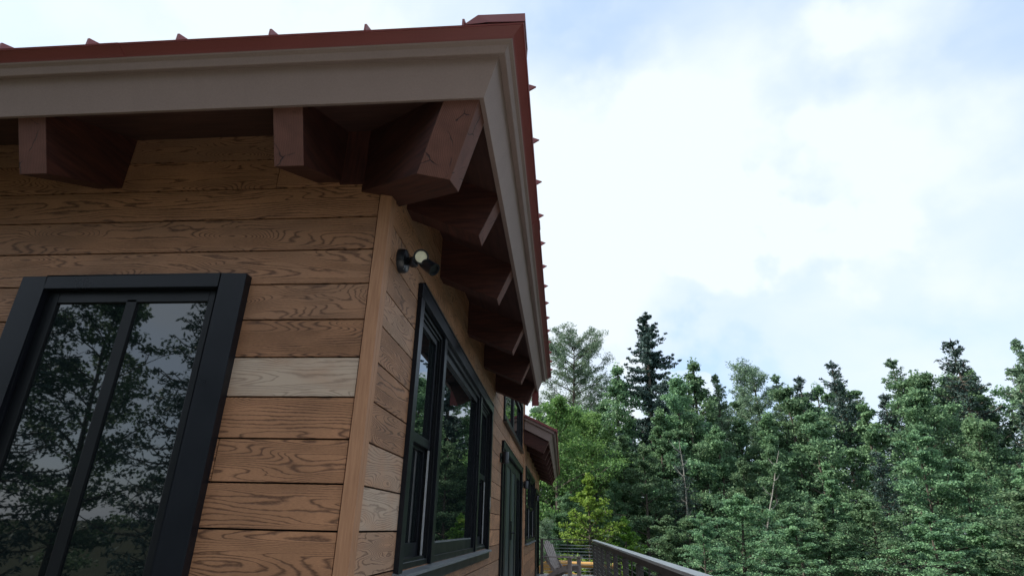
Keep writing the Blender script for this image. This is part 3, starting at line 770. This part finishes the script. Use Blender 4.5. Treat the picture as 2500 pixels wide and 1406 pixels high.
# ================================================================== deck, railing
dk = thing('deck', P(5, 40, -ZD), 'grey composite deck running along the house wall', 'deck')
mb = MB(); x = .12
while x < 12.0:
    mb.box(x, -40, -ZD - .16, x + .80, 109.4, -ZD, tone=(1, 0, 0)); x += .84
mb.build('deck_boards', 'deck', dk, bevel=.002)
mb = MB(); mb.box(.12, 109.42, -ZD - 1.4, 12.1, 109.6, -ZD - .02); mb.box(12.02, -40, -ZD - 1.4, 12.2, 109.4, -ZD - .02)
for y in range(-36, 110, 12): mb.box(11.4, y, -ZD - 9, 11.95, y + .55, -ZD - .17)
mb.build('deck_frame', 'post', dk)
rl = thing('deck_railing', P(10.9, 40, -ZD), 'grey and dark brown cable railing round the deck edge', 'railing')
def rx(y): return 10.61 + (108 - y) * (11.17 - 10.61) / (108 - 17.5)
RZ = -1.80
mb = MB()
ya, yb = 108.35, -30
mb.prism([(rx(ya) - .42, ya, RZ - .09), (rx(ya) + .42, ya, RZ - .09), (rx(ya) + .42, ya, RZ + .1), (rx(ya) - .42, ya, RZ + .1)],
         [(rx(yb) - .42, yb, RZ - .09), (rx(yb) + .42, yb, RZ - .09), (rx(yb) + .42, yb, RZ + .1), (rx(yb) - .42, yb, RZ + .1)])
mb.build('top_rail', 'railtop', rl, bevel=.003)
mb = MB()
mb.prism([(rx(ya) - .13, ya, RZ - .62), (rx(ya) + .13, ya, RZ - .62), (rx(ya) + .13, ya, RZ - .093), (rx(ya) - .13, ya, RZ - .093)],
         [(rx(yb) - .13, yb, RZ - .62), (rx(yb) + .13, yb, RZ - .62), (rx(yb) + .13, yb, RZ - .093), (rx(yb) - .13, yb, RZ - .093)])
mb.build('sub_rail', 'post', rl, bevel=.002)
mb = MB(); mb.box(.3, 107.9, RZ - .09, rx(108) - .43, 108.35, RZ + .09); mb.build('top_rail', 'post', rl, bevel=.003)
posts = [108.1 - k * 11.3 for k in range(13)]
for y in posts:
    mb = MB(); mb.box(rx(y) - .28, y - .28, -ZD, rx(y) + .28, y + .28, RZ - .62); mb.box(rx(y) - .36, y - .36, -ZD + .003, rx(y) + .36, y + .36, -ZD + .2)
    mb.build('post', 'post', rl, bevel=.003)
for y in [(a + b_) / 2 for a, b_ in zip(posts[:-1], posts[1:])]:
    mb = MB(); mb.box(rx(y) - .06, y - .1, -ZD, rx(y) + .06, y + .1, RZ - .62); mb.build('cable_spacer', 'post', rl)
for x in (.6,):
    mb = MB(); mb.box(x - .28, 107.85, -ZD, x + .28, 108.4, RZ - .095); mb.box(x - .38, 107.75, -ZD + .003, x + .38, 108.5, -ZD + .2); mb.build('post', 'post', rl, bevel=.003)
mb = MB(); mb.box(5.5, 108.05, -ZD, 5.62, 108.2, RZ - .095); mb.build('cable_spacer', 'post', rl)
for k in range(9):
    z = RZ - .95 - k * .56
    if z < -ZD + .3: break
    mb = MB(); mb.tube([(rx(yb), yb, z), (rx(ya - .4), ya - .4, z)], .032, 6); mb.build('cable', 'cable', rl)
    mb = MB(); mb.tube([(.7, 108.1, z), (rx(108) - .2, 108.1, z)], .04, 6); mb.build('cable', 'cable', rl)

# ================================================================== lounge chair of slats (wide arms, leaning back)
CH = thing('adirondack_chair', (4.15 * S, 95.0 * S, 0.0), 'weathered grey slatted lounge chair with wide arms on the deck by the far rail', 'chair')
CHrot = math.radians(-24)
def cbox(mb, p0, p1, w_, th, wv_=None):
    """plank from p0 to p1 (metres, chair space): width w_ along y, thickness th"""
    p0, p1 = Vector(p0), Vector(p1); d = (p1 - p0).normalized(); s_ = Vector((0, 1, 0)) if wv_ is None else Vector(wv_).normalized(); n = d.cross(s_).normalized()
    a = [p0 + s_ * w_ / 2 + n * th / 2, p0 - s_ * w_ / 2 + n * th / 2, p0 - s_ * w_ / 2 - n * th / 2, p0 + s_ * w_ / 2 - n * th / 2]
    b_ = [q + (p1 - p0) for q in a]
    mb.prism([tuple(q) for q in a], [tuple(q) for q in b_])
def cbuild(mb, name):
    org = ROOTLOC[CH.name]; R_ = Matrix.Rotation(CHrot, 3, 'Z')
    mb.v = [tuple(R_ @ (Vector(v) * 1.08) + org) for v in mb.v]
    return mb.build(name, 'chair', CH, bevel=.003, metric=True)
# chair space: +x front, back leans to -x. seat slats
for k in range(6):
    t = k / 5; mb = MB(); x = .40 - t * .46; z = .37 - t * .12 - (0.03 if k == 0 else 0)
    cbox(mb, (x - .035, 0, z + .009), (x + .035, 0, z + .027), .50, .02); cbuild(mb, 'seat_slat')
for k in range(5):
    off = (k - 2) * .103; top = .93 - abs(k - 2) ** 2 * .022
    mb = MB(); cbox(mb, (-.10, off * .9, .24), (-.10 - (top - .24) * .42, off * 1.12, top), .088, .02); cbuild(mb, 'back_slat')
mb = MB(); cbox(mb, (-.29, -.25, .58), (-.29, .25, .58), .06, .03, (.4, 0, 1)); cbox(mb, (-.14, -.25, .28), (-.14, .25, .28), .08, .03, (.4, 0, 1)); cbuild(mb, 'back_rail')
for s_ in (-1, 1):
    y = s_ * .30
    mb = MB(); cbox(mb, (.40, y, 0.0), (.40, y, .54), .028, .11, (0, 1, 0)); cbuild(mb, 'front_leg')
    mb = MB()     # curved rear leg and seat rail in one board
    pts_t = [(.42, .375), (.20, .33), (-.02, .25), (-.22, .13), (-.42, .0)]; pts_b = [(.42, .23), (.20, .21), (.0, .14), (-.13, .06), (-.24, 0)]
    for i in range(4):
        q = [pts_b[i], pts_t[i], pts_t[i + 1], pts_b[i + 1]]; yy = s_ * .27
        mb.prism([(u, yy - .013, z) for u, z in q], [(u, yy + .013, z) for u, z in q])
    cbuild(mb, 'rear_leg')
    mb = MB()
    outl = [(-.36, .05), (-.30, .07), (.30, .09), (.46, .08), (.50, .03), (.50, -.04), (.44, -.07), (-.36, -.03)]
    mb.prism([(u, y + s_ * v, .54) for u, v in outl], [(u, y + s_ * v, .562) for u, v in outl]); cbuild(mb, 'armrest')
    mb = MB(); cbox(mb, (-.30, s_ * .285, .535), (-.02, s_ * .285, .22), .026, .07, (0, 1, 0)); cbuild(mb, 'side_brace')

# ================================================================== pale lumber past the deck
def log(p0, p1, r, label):
    mb = MB(); p0, p1 = Vector(p0), Vector(p1); n_ = 6
    mb.tube([tuple(p0.lerp(p1, i / n_)) for i in range(n_ + 1)], [r * (1 + .05 * math.sin(i * 2.1)) for i in range(n_ + 1)], 16)
    o = mb.build('peeled_log', 'pine_log', None, smooth=True); tag(o, label, 'log', 'peeled pine logs past the deck'); return o
log((2.0, 122, -6.62), (15.5, 122, -6.95), .60, 'thick peeled yellow log lying level just past the far railing')
GZ = -ZD - 8.5
for i, (a, b_, r) in enumerate([((3.0, 121, -7.6), (15.5, 113, -10.6), .26), ((2.6, 121.8, -8.1), (15.2, 114, -11.4), .24), ((2.4, 122.6, -8.6), (14.0, 115, -12.0), .26)]):
    mb = MB(); a_, c_ = Vector(a), Vector(b_)
    mb.prism([tuple(a_ + Vector(q)) for q in ((0, 0, -r), (0, 0, r), (.1, .8, r), (.1, .8, -r))], [tuple(c_ + Vector(q)) for q in ((0, 0, -r), (0, 0, r), (.1, .8, r), (.1, .8, -r))])
    o = mb.build('lumber_board', 'pine_log', None); tag(o, ['topmost yellow board leaning down under the peeled log', 'middle yellow board leaning down under the peeled log', 'lowest yellow board leaning down under the peeled log'][i], 'board', 'yellow boards sloping past the deck')
for i, (x, y, zt_) in enumerate([(14.6, 92, -8.3), (15.2, 82, -8.6), (15.8, 74, -9.6)]):
    mb = MB(); mb.box(x, y, GZ, x + .55, y + .55, zt_); o = mb.build('lumber_post', 'pine_log', None, bevel=.003)
    tag(o, ['yellow upright timber behind the side railing, nearest the far corner', 'yellow upright timber behind the side railing, middle of three', 'yellow upright timber behind the side railing, shortest of three'][i], 'timber', 'yellow timbers beyond the side railing')
mb = MB()
pl = [(-.6, 116, GZ), (3.6, 116, GZ), (3.2, 116, -7.6), (2.4, 116, -6.4), (1.5, 116, -5.8), (.2, 116, -6.6), (-.6, 116, -7.4)]
mb.prism(pl, [(x, y + .3, z) for x, y, z in pl]); o = mb.build('plywood_sheet', 'pine_log', None, bevel=.003)
tag(o, 'yellow cut plywood sheet standing behind the lounge chair', 'plywood')
# ================================================================== ground
GM = -1.6        # metres, ground near the house
def gz(x, y): return GM - 0.0 + 0.35 * math.sin(x * .11) * math.cos(y * .09) - 0.02 * max(0, x)
me = bpy.data.meshes.new('ground'); N = 90; vs = []; fs = []
for j in range(N + 1):
    for i in range(N + 1):
        u = (i / N * 2 - 1); v = (j / N * 2 - 1)
        x = 600 * u * abs(u) ** 1.3; y = 600 * v * abs(v) ** 1.3
        vs.append((x, y, gz(x, y) if abs(x) < 80 and abs(y) < 80 else GM))
for j in range(N):
    for i in range(N): a = j * (N + 1) + i; fs.append((a, a + 1, a + N + 2, a + N + 1))
me.from_pydata(vs, [], fs); me.materials.append(MT['grass'])
g = bpy.data.objects.new('ground', me); scene.collection.objects.link(g); tag(g, kind='structure')

# ================================================================== trees
class Leaves:
    def __init__(s, seed): s.r = np.random.default_rng(seed); s.c = []; s.w = []; s.l = []; s.nrm = []; s.t = []
    def puff(s, c, rad, n, size, flat=0.55, tone=0.5, asp=0.7, down=0.0):
        r = s.r; q = r.normal(size=(n, 3)); q /= np.linalg.norm(q, axis=1)[:, None] + 1e-9
        q *= (r.random(n) ** 0.45)[:, None] * rad; q[:, 2] *= flat
        s.c.append(np.asarray(c) + q); nn = r.normal(size=(n, 3)) * 0.75 + np.array([0, 0, 0.75 - down]); nn /= np.linalg.norm(nn, axis=1)[:, None]
        s.nrm.append(nn); z = size * r.uniform(.65, 1.3, n); s.l.append(z); s.w.append(z * asp)
        s.t.append(np.clip(tone + r.normal(size=n) * .28, 0, 1))
    def mesh(s, name, mat):
        c = np.concatenate(s.c); nn = np.concatenate(s.nrm); w_ = np.concatenate(s.w); l = np.concatenate(s.l); t = np.concatenate(s.t); n = len(c)
        h = s.r.normal(size=(n, 3)); a = np.cross(nn, h); a /= np.linalg.norm(a, axis=1)[:, None] + 1e-9; b_ = np.cross(nn, a)
        A = a * l[:, None] / 2; Bv = b_ * w_[:, None] / 2
        # leaf = rhomb with a shoulder
        v = np.stack([c - A, c + Bv - A * .15, c + A, c - Bv - A * .15], 1).reshape(-1, 3)
        me = bpy.data.meshes.new(name); me.vertices.add(n * 4); me.vertices.foreach_set('co', v.ravel())
        me.loops.add(n * 4); me.loops.foreach_set('vertex_index', np.arange(n * 4)); me.polygons.add(n)
        me.polygons.foreach_set('loop_start', np.arange(n) * 4); me.polygons.foreach_set('loop_total', np.full(n, 4))
        me.update(); at = me.attributes.new('tone', 'FLOAT_VECTOR', 'POINT')
        tv = np.zeros((n, 4, 3)); tv[:, :, 0] = t[:, None]; at.data.foreach_set('vector', tv.ravel())
        me.materials.append(MT[mat]); return me
def wood_mesh(name, tubes, mat):
    mb = MB()
    for path, rad in tubes: mb.tube(path, rad, 6 if max(rad) > .05 else 4, caps=False)
    me = bpy.data.meshes.new(name); me.from_pydata(mb.v, [], mb.f); me.materials.append(MT[mat])
    me.polygons.foreach_set('use_smooth', [True] * len(me.polygons)); return me

def broad_tree(seed, h, rad, base=.25, nlimb=26, leaf=.13, per=26, pointy=.5, mat='maple', bark='bark', flat=.5, up=.45, puffr=.5):
    """tapered trunk, rising limbs, side twigs, leaf sprays at their ends"""
    rr = random.Random(seed); L = Leaves(seed); tubes = []
    nseg = 10; tr = []; x = y = 0
    for i in range(nseg + 1):
        x += rr.uniform(-.12, .12) * h * .06; y += rr.uniform(-.12, .12) * h * .06; tr.append((x, y, h * .97 * i / nseg))
    r0 = h * .014; tubes.append((tr, [r0 * (1 - .88 * i / nseg) + .008 for i in range(nseg + 1)]))
    def tp(t): i = min(nseg - 1, int(t * nseg)); f = t * nseg - i; return Vector(tr[i]).lerp(Vector(tr[i + 1]), f)
    for k in range(nlimb):
        t = base + (1 - base) * (k + rr.random() * .7) / nlimb; t = min(t, .98)
        q = (t - base) / (1 - base); prof = (math.sin(math.pi * min(1, q * .8 + .22)) ** .7) * (1 - pointy * q) + .08
        ln = rad * prof * rr.uniform(.6, 1.12); az = k * 2.4 + rr.uniform(-.5, .5); s0 = tp(t)
        d = Vector((math.cos(az), math.sin(az), up + q * .55 + rr.uniform(-.15, .2))).normalized()
        pth = [s0]; 
        for i in range(4):
            d = (d + Vector((rr.uniform(-.2, .2), rr.uniform(-.2, .2), rr.uniform(-.18, .08)))).normalized(); pth.append(pth[-1] + d * ln / 4)
        rb_ = max(.012, r0 * .36 * (1 - .7 * q)); tubes.append(([tuple(p_) for p_ in pth], [rb_ * (1 - .2 * i) + .004 for i in range(5)]))
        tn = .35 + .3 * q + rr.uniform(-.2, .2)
        for i in range(1, 5):
            for m_ in range(3 if i < 4 else 4):
                a2 = rr.uniform(0, 6.28); dd = (d + Vector((math.cos(a2), math.sin(a2), rr.uniform(-.2, .5))) * .9).normalized()
                e = pth[i] + dd * ln * rr.uniform(.12, .34); tubes.append(([tuple(pth[i]), tuple(e)], [.012, .005]))
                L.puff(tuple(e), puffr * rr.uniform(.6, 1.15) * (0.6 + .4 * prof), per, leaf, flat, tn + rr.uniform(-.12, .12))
    L.puff(tr[-1], puffr * .6, per * 2, leaf, 1.3, .7)
    return L.mesh('crown', mat), wood_mesh('trunk', tubes, bark)

def conifer(seed, h, rad, base=.12, mat='needle', droop=.25, gap=.42, leaf=.15, top=1.0, density=1.0, upturn=.3, bark='bark', irregular=.25, asp=.3):
    rr = random.Random(seed); L = Leaves(seed); tubes = [([(0, 0, 0), (.03 * h * .1, 0, h * .5), (0, .02, h)], [h * .013, h * .009, .012])]
    z = base * h
    while z < h * .985:
        q = z / h; ln0 = rad * (1 - q) ** .74 * top + .04
        for k in range(6 if q < .9 else 4):
            az = rr.uniform(0, 6.28); ln = ln0 * rr.uniform(1 - irregular * 1.6, 1 + irregular)
            s0 = Vector((0, 0, z + rr.uniform(-.15, .15))); pts = [s0]; nst = max(3, int(ln / .28))
            for i in range(1, nst + 1):
                f = i / nst; pts.append(s0 + Vector((math.cos(az) * ln * f, math.sin(az) * ln * f, -droop * ln * math.sin(f * 2.2) + upturn * ln * f * f + (.35 * ln * f if q > .85 else 0))))
            tubes.append(([tuple(p_) for p_ in pts[::max(1, nst // 3)]], [.022 * (1 - .25 * i) + .003 for i in range(len(pts[::max(1, nst // 3)]))]))
            tn = rr.uniform(.2, .8)
            for i in range(1, nst + 1):
                f = i / nst; wd_ = .10 + .30 * math.sin(math.pi * min(1, .15 + f * .85)) * min(1.0, ln)
                nn_ = max(2, int((7 + 12 * min(1, wd_ / .3)) * density))
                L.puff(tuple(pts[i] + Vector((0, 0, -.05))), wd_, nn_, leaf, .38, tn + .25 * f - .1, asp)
        z += gap * (1 - .45 * q) * rr.uniform(.75, 1.25)
    return L.mesh('crown', mat), wood_mesh('trunk', tubes, bark)

def pine(seed, h, rad, mat='pine', leaf=.15, base=.35, n=26, per=30):
    """white pine: open crown of upswept boughs with tufts"""
    rr = random.Random(seed); L = Leaves(seed); tubes = [([(0, 0, 0), (.15, .1, h * .5), (0, .1, h * .97)], [h * .013, h * .009, .02])]
    for k in range(n):
        t = base + (1 - base) * (k + rr.random()) / n; q = (t - base) / (1 - base); ln = rad * (1 - q * .62) * rr.uniform(.5, 1.15) ; az = k * 2.4 + rr.uniform(-.6, .6)
        s0 = Vector((0, .1, h * t * .98)); pts = [s0]; nst = 7; d = Vector((math.cos(az), math.sin(az), .1 + .5 * q))
        for i in range(nst):
            d = (d + Vector((rr.uniform(-.15, .15), rr.uniform(-.15, .15), .07))).normalized(); pts.append(pts[-1] + d * ln / nst)
        tubes.append(([tuple(p_) for p_ in pts], [.035 * (1 - .12 * i) for i in range(nst + 1)])); tn = rr.uniform(.3, .8)
        for i in range(2, nst + 1):
            for m_ in range(3):
                a2 = az + rr.choice((-1, 1)) * rr.uniform(.3, 1.2); e = pts[i] + Vector((math.cos(a2), math.sin(a2), rr.uniform(.0, .5))) * ln * rr.uniform(.08, .22)
                tubes.append(([tuple(pts[i]), tuple(e)], [.012, .006])); L.puff(tuple(e), .30 * rr.uniform(.7, 1.2), per, leaf, .6, tn, .22)
    L.puff((0, .1, h * .97), .35, 60, leaf, 1.2, .6, .22)
    return L.mesh('crown', mat), wood_mesh('trunk', tubes, 'bark')

def plant_tree(name, meshes, az, dist, scale, label, cat, group=None, rot=None, xy=None, zscale=1.0, lean=None):
    """stand a tree at azimuth az (degrees from +Y) and distance dist (m) from the camera's foot"""
    x = CP.x + dist * math.sin(math.radians(az)) if xy is None else xy[0]; y = CP.y + dist * math.cos(math.radians(az)) if xy is None else xy[1]
    t = thing(name, (x, y, gz(x, y) - .1), label, cat, group)
    t.rotation_euler = (lean[0] if lean else 0, lean[1] if lean else 0, rnd.uniform(0, 6.28) if rot is None else rot); t.scale = (scale, scale, scale * zscale)
    for nm, me in zip(('crown', 'trunk'), meshes):
        o = bpy.data.objects.new(nm, me); scene.collection.objects.link(o); o.parent = t
    return t
def top_scale(h, az, dist, tan):
    x = CP.x + dist * math.sin(math.radians(az)); y = CP.y + dist * math.cos(math.radians(az))
    return (CP.z + dist * tan - gz(x, y) + .1) / h

MAP = [broad_tree(21, 10, 3.0, .12, 32, .125, 46, .5, puffr=.52), broad_tree(22, 10, 2.6, .10, 32, .12, 46, .65, puffr=.46),
       broad_tree(24, 10, 2.2, .08, 34, .12, 42, .75, puffr=.40, up=.6), broad_tree(25, 10, 3.0, .10, 32, .13, 40, .5, puffr=.46, up=.2, flat=.4),
       broad_tree(23, 10, 3.1, .15, 30, .13, 46, .5, puffr=.54, up=.35)]
BRI = broad_tree(31, 10, 3.2, .08, 34, .14, 34, .35, mat='bright', puffr=.6)
SPR = conifer(41, 16, 4.9, .10, droop=.20, gap=.62, leaf=.22, density=2.2, irregular=.35, asp=.4)
SP2 = conifer(42, 9, 2.0, .05, droop=.2, gap=.4, leaf=.15)
PIN = pine(51, 12, 3.9, n=84, base=.15, per=40); PI2 = pine(52, 10, 2.8, n=60, base=.15)
BIR = broad_tree(61, 4, 1.5, .04, 44, .085, 13, .85, mat='birch', puffr=.19, up=.25)
SP3 = conifer(43, 10, 1.9, .05, mat='pine', droop=.2, gap=.38, leaf=.14, density=1.5, asp=.35)
POP = broad_tree(62, 10, 1.5, .25, 26, .14, 22, .4, mat='maple', puffr=.45, up=.9)

# the trees one can single out against the sky
plant_tree('spruce_tree', SPR, 8.75, 36, top_scale(16, 8.75, 36, .362), 'tallest dark spruce with a pointed top rising above the wood', 'tree')
plant_tree('pine_tree', PIN, 1.3, 42, top_scale(12, 1.3, 42, .315), 'pale sunlit pine with a ragged crown behind the end of the front eave', 'tree')
plant_tree('pine_tree', PI2, 18.15, 40, top_scale(10, 18.15, 40, .245), 'pine with flat open boughs standing right of the rounded maple tops', 'tree')
plant_tree('spruce_tree', SP2, 22.0, 38, top_scale(9, 22, 38, .232), 'dark spruce rising behind the open pine on the right', 'tree')
plant_tree('poplar_tree', POP, 5.6, 34, top_scale(10, 5.6, 34, .272), 'thin green tree with a narrow tip just left of the tall spruce', 'tree')
plant_tree('poplar_tree', POP, 12.9, 34, top_scale(10, 12.9, 34, .275), 'slender tree with an upright top right of the tall spruce', 'tree')
plant_tree('maple_tree', MAP[1], 11.0, 31, top_scale(10, 11.0, 31, .25), 'green maple leaning over the right side of the tall spruce', 'tree')
plant_tree('bright_tree', BRI, -.9, 27, top_scale(10, -.9, 27, .212), 'rounded yellow green tree filling the gap beyond the lower roof', 'tree')
plant_tree('bright_tree', BRI, 2.6, 30, top_scale(10, 2.6, 30, .185), 'rounded bright green tree right of the yellow green one', 'tree')
plant_tree('young_birch', BIR, 2.45, 24.0, top_scale(4, 2.45, 24, .086), 'small yellow green young birch just behind the far railing', 'tree')
plant_tree('young_spruce', SP2, 4.0, 25, .36, 'little dark spruce right of the yellow green birch', 'tree')
plant_tree('young_pine', PI2, -1.75, 22.0, top_scale(10, -1.75, 22, .008), 'tufted young pine beside the far corner of the deck', 'tree')
plant_tree('young_birch', BIR, 5.6, 24, top_scale(4, 5.6, 24, .02), 'low light green sapling behind the railing corner', 'tree')
plant_tree('young_maple', MAP[3], 12.2, 19.5, top_scale(10, 12.2, 19.5, .03), 'low green maple sapling beyond the middle of the side railing', 'tree')

for az_, ds_, tn_, ms_, hh_, lb_ in [(14.9, 37, .245, SP3, 10, 'pointed green fir right of the slender upright tree'), (20.1, 39, .238, SP3, 10, 'pointed green fir between the flat topped pine and the dark spruce'),
        (24.8, 36, .25, SP2, 9, 'pointed dark spruce, first right of the spruce behind the pine'), (29.3, 38, .245, SP3, 10, 'pointed green fir standing clear of the maple tops at right'),
        (33.6, 36, .262, SP2, 9, 'tallest dark spruce of the right hand skyline'), (37.6, 37, .25, SP3, 10, 'pointed green fir nearest the right edge of the photo')]:
    plant_tree('fir_tree' if ms_ is SP3 else 'spruce_tree', ms_, az_, ds_, top_scale(hh_, az_, ds_, tn_), lb_, 'tree')
# pale bare stems that show against the leaves
def bare(az, dist, z0, z1, lean, label, sd):
    rr = random.Random(sd); h = z1 - z0 + 3; tubes = []; pth = [Vector((0, 0, 0))]
    for i in range(10): pth.append(pth[-1] + Vector((lean * h / 10 + rr.uniform(-.03, .03), rr.uniform(-.03, .03), h / 10)))
    tubes.append(([tuple(q) for q in pth], [.06 * (1 - .085 * i) for i in range(11)]))
    for i in range(4, 10):
        for m_ in range(1):
            a = (0.3, 2.8)[i % 2] + rr.uniform(-.4, .4); e = pth[i] + Vector((math.cos(a) * .7, math.sin(a) * .3, .75)) * rr.uniform(.25, .7); md_ = pth[i].lerp(e, .5) + Vector((0, 0, -.06))
            tubes.append(([tuple(pth[i]), tuple(md_), tuple(e)], [.03, .02, .007]))
    me_ = wood_mesh('trunk', tubes, 'palebark')
    x = CP.x + dist * math.sin(math.radians(az)); y = CP.y + dist * math.cos(math.radians(az))
    t = thing('bare_tree', (x, y, CP.z + z0 - 3), label, 'tree', 'pale bare stems in the wood')
    o = bpy.data.objects.new('trunk', me_); scene.collection.objects.link(o); o.parent = t
bare(11.3, 26.5, 1.6, 3.6, -.03, 'straight pale bare stem showing in the middle of the wood', 5)
bare(15.9, 25.0, .4, 3.0, .30, 'pale bare stem leaning to the right in the wood', 6)

# the rest of the wood, row by row; every tree labelled by its row and place
ORD = ['first', 'second', 'third', 'fourth', 'fifth', 'sixth', 'seventh', 'eighth', 'ninth', 'tenth', 'eleventh', 'twelfth', 'thirteenth', 'fourteenth', 'fifteenth', 'sixteenth', 'seventeenth', 'eighteenth', 'nineteenth', 'twentieth']
rows = [('lowest row past the railing', 22.0, 2.2, -6, 44, 15, .035, .03),
        ('front row of the wood', 26.5, 2.6, -4, 45, 14, .115, .03),
        ('middle row of the wood', 31.0, 3.0, -8, 46, 15, .175, .03),
        ('rear row of the wood', 37.0, 3.0, -9, 47, 19, .20, .03),
        ('farthest row of the wood', 45.0, 3.0, -10, 48, 20, .205, .015)]
for nm, dist, jit, a0, a1, n, tn, tj in rows:
    for i in range(n):
        az = a0 + (a1 - a0) * (i + rnd.uniform(.2, .8)) / n; ds = dist + rnd.uniform(-jit, jit) / 2; tt = tn + rnd.uniform(-tj, tj)
        if dist < 30 and az < -2.5: ds += 3
        if dist < 24 and az < 9: ds += 3.5; tt = .0
        if 24 < dist < 30 and az < 7: tt = .075 + rnd.uniform(-.02, .02)
        if 6 < az < 11 and tt > .2: tt = .19
        kind = rnd.choice([0, 1, 2, 3, 4, 9, 8] if dist > 33 else [0, 1, 2, 3, 4, 0, 1, 2, 3, 4, 9, 8, 8]) if dist > 24 else rnd.choice([0, 1, 2, 3, 4])
        if az < 5 and dist > 30 and dist < 33: mesh, hh, kn = BRI, 10, 'bright_tree'
        elif kind == 8: mesh, hh, kn = SP3, 10, 'fir_tree'
        elif kind == 9: mesh, hh, kn = SP2, 9, 'spruce_tree'
        else: mesh, hh, kn = MAP[kind], 10, 'maple_tree'
        sc = top_scale(hh, az, ds, tt); zs = 1.0
        if dist < 24: sc_, zs = max(.55, sc * 1.5), 1 / 1.5; sc = sc_
        what = {'maple_tree': 'green leafy maple', 'spruce_tree': 'dark spruce', 'fir_tree': 'pointed green fir', 'bright_tree': 'light green leafy tree'}[kn]
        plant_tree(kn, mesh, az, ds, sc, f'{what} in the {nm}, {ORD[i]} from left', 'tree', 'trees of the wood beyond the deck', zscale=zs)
# ring of trees added to block low sky light, seen only in the glass
for i in range(34):
    az = 49 + i * 6.4; ds = 17 + (i % 3) * 3.0; k = i % 3
    bs = 1.45 if 140 < az < 235 else 1.0  # added trees enlarged here to darken the left window's reflection
    if k == 1: plant_tree('maple_tree', MAP[0], az, ds + 3, .8 * bs, 'leafy maple added behind the photographer to block low sky light', 'tree', 'maples added behind the camera to block light')
    else: plant_tree('spruce_tree', SP2, az, ds, (.92 + .12 * k) * bs, 'dark spruce added behind the photographer to block low sky light', 'tree', 'spruces added behind the camera to block light')
# undergrowth: one low mass of leaves over the slope
LG = Leaves(77); rg = random.Random(5)
for i in range(900):
    a = math.radians(rg.uniform(-10, 50)); d = rg.uniform(19.5 if a > .16 else 26, 34); x, y = CP.x + d * math.sin(a), CP.y + d * math.cos(a)
    LG.puff((x, y, gz(x, y) + rg.uniform(.1, .7)), .7, 34, .14, .6, rg.uniform(.2, .8))
um = bpy.data.objects.new('undergrowth', LG.mesh('undergrowth', 'maple')); scene.collection.objects.link(um)
tag(um, 'low green undergrowth covering the ground at the foot of the wood', 'undergrowth', kind='stuff')
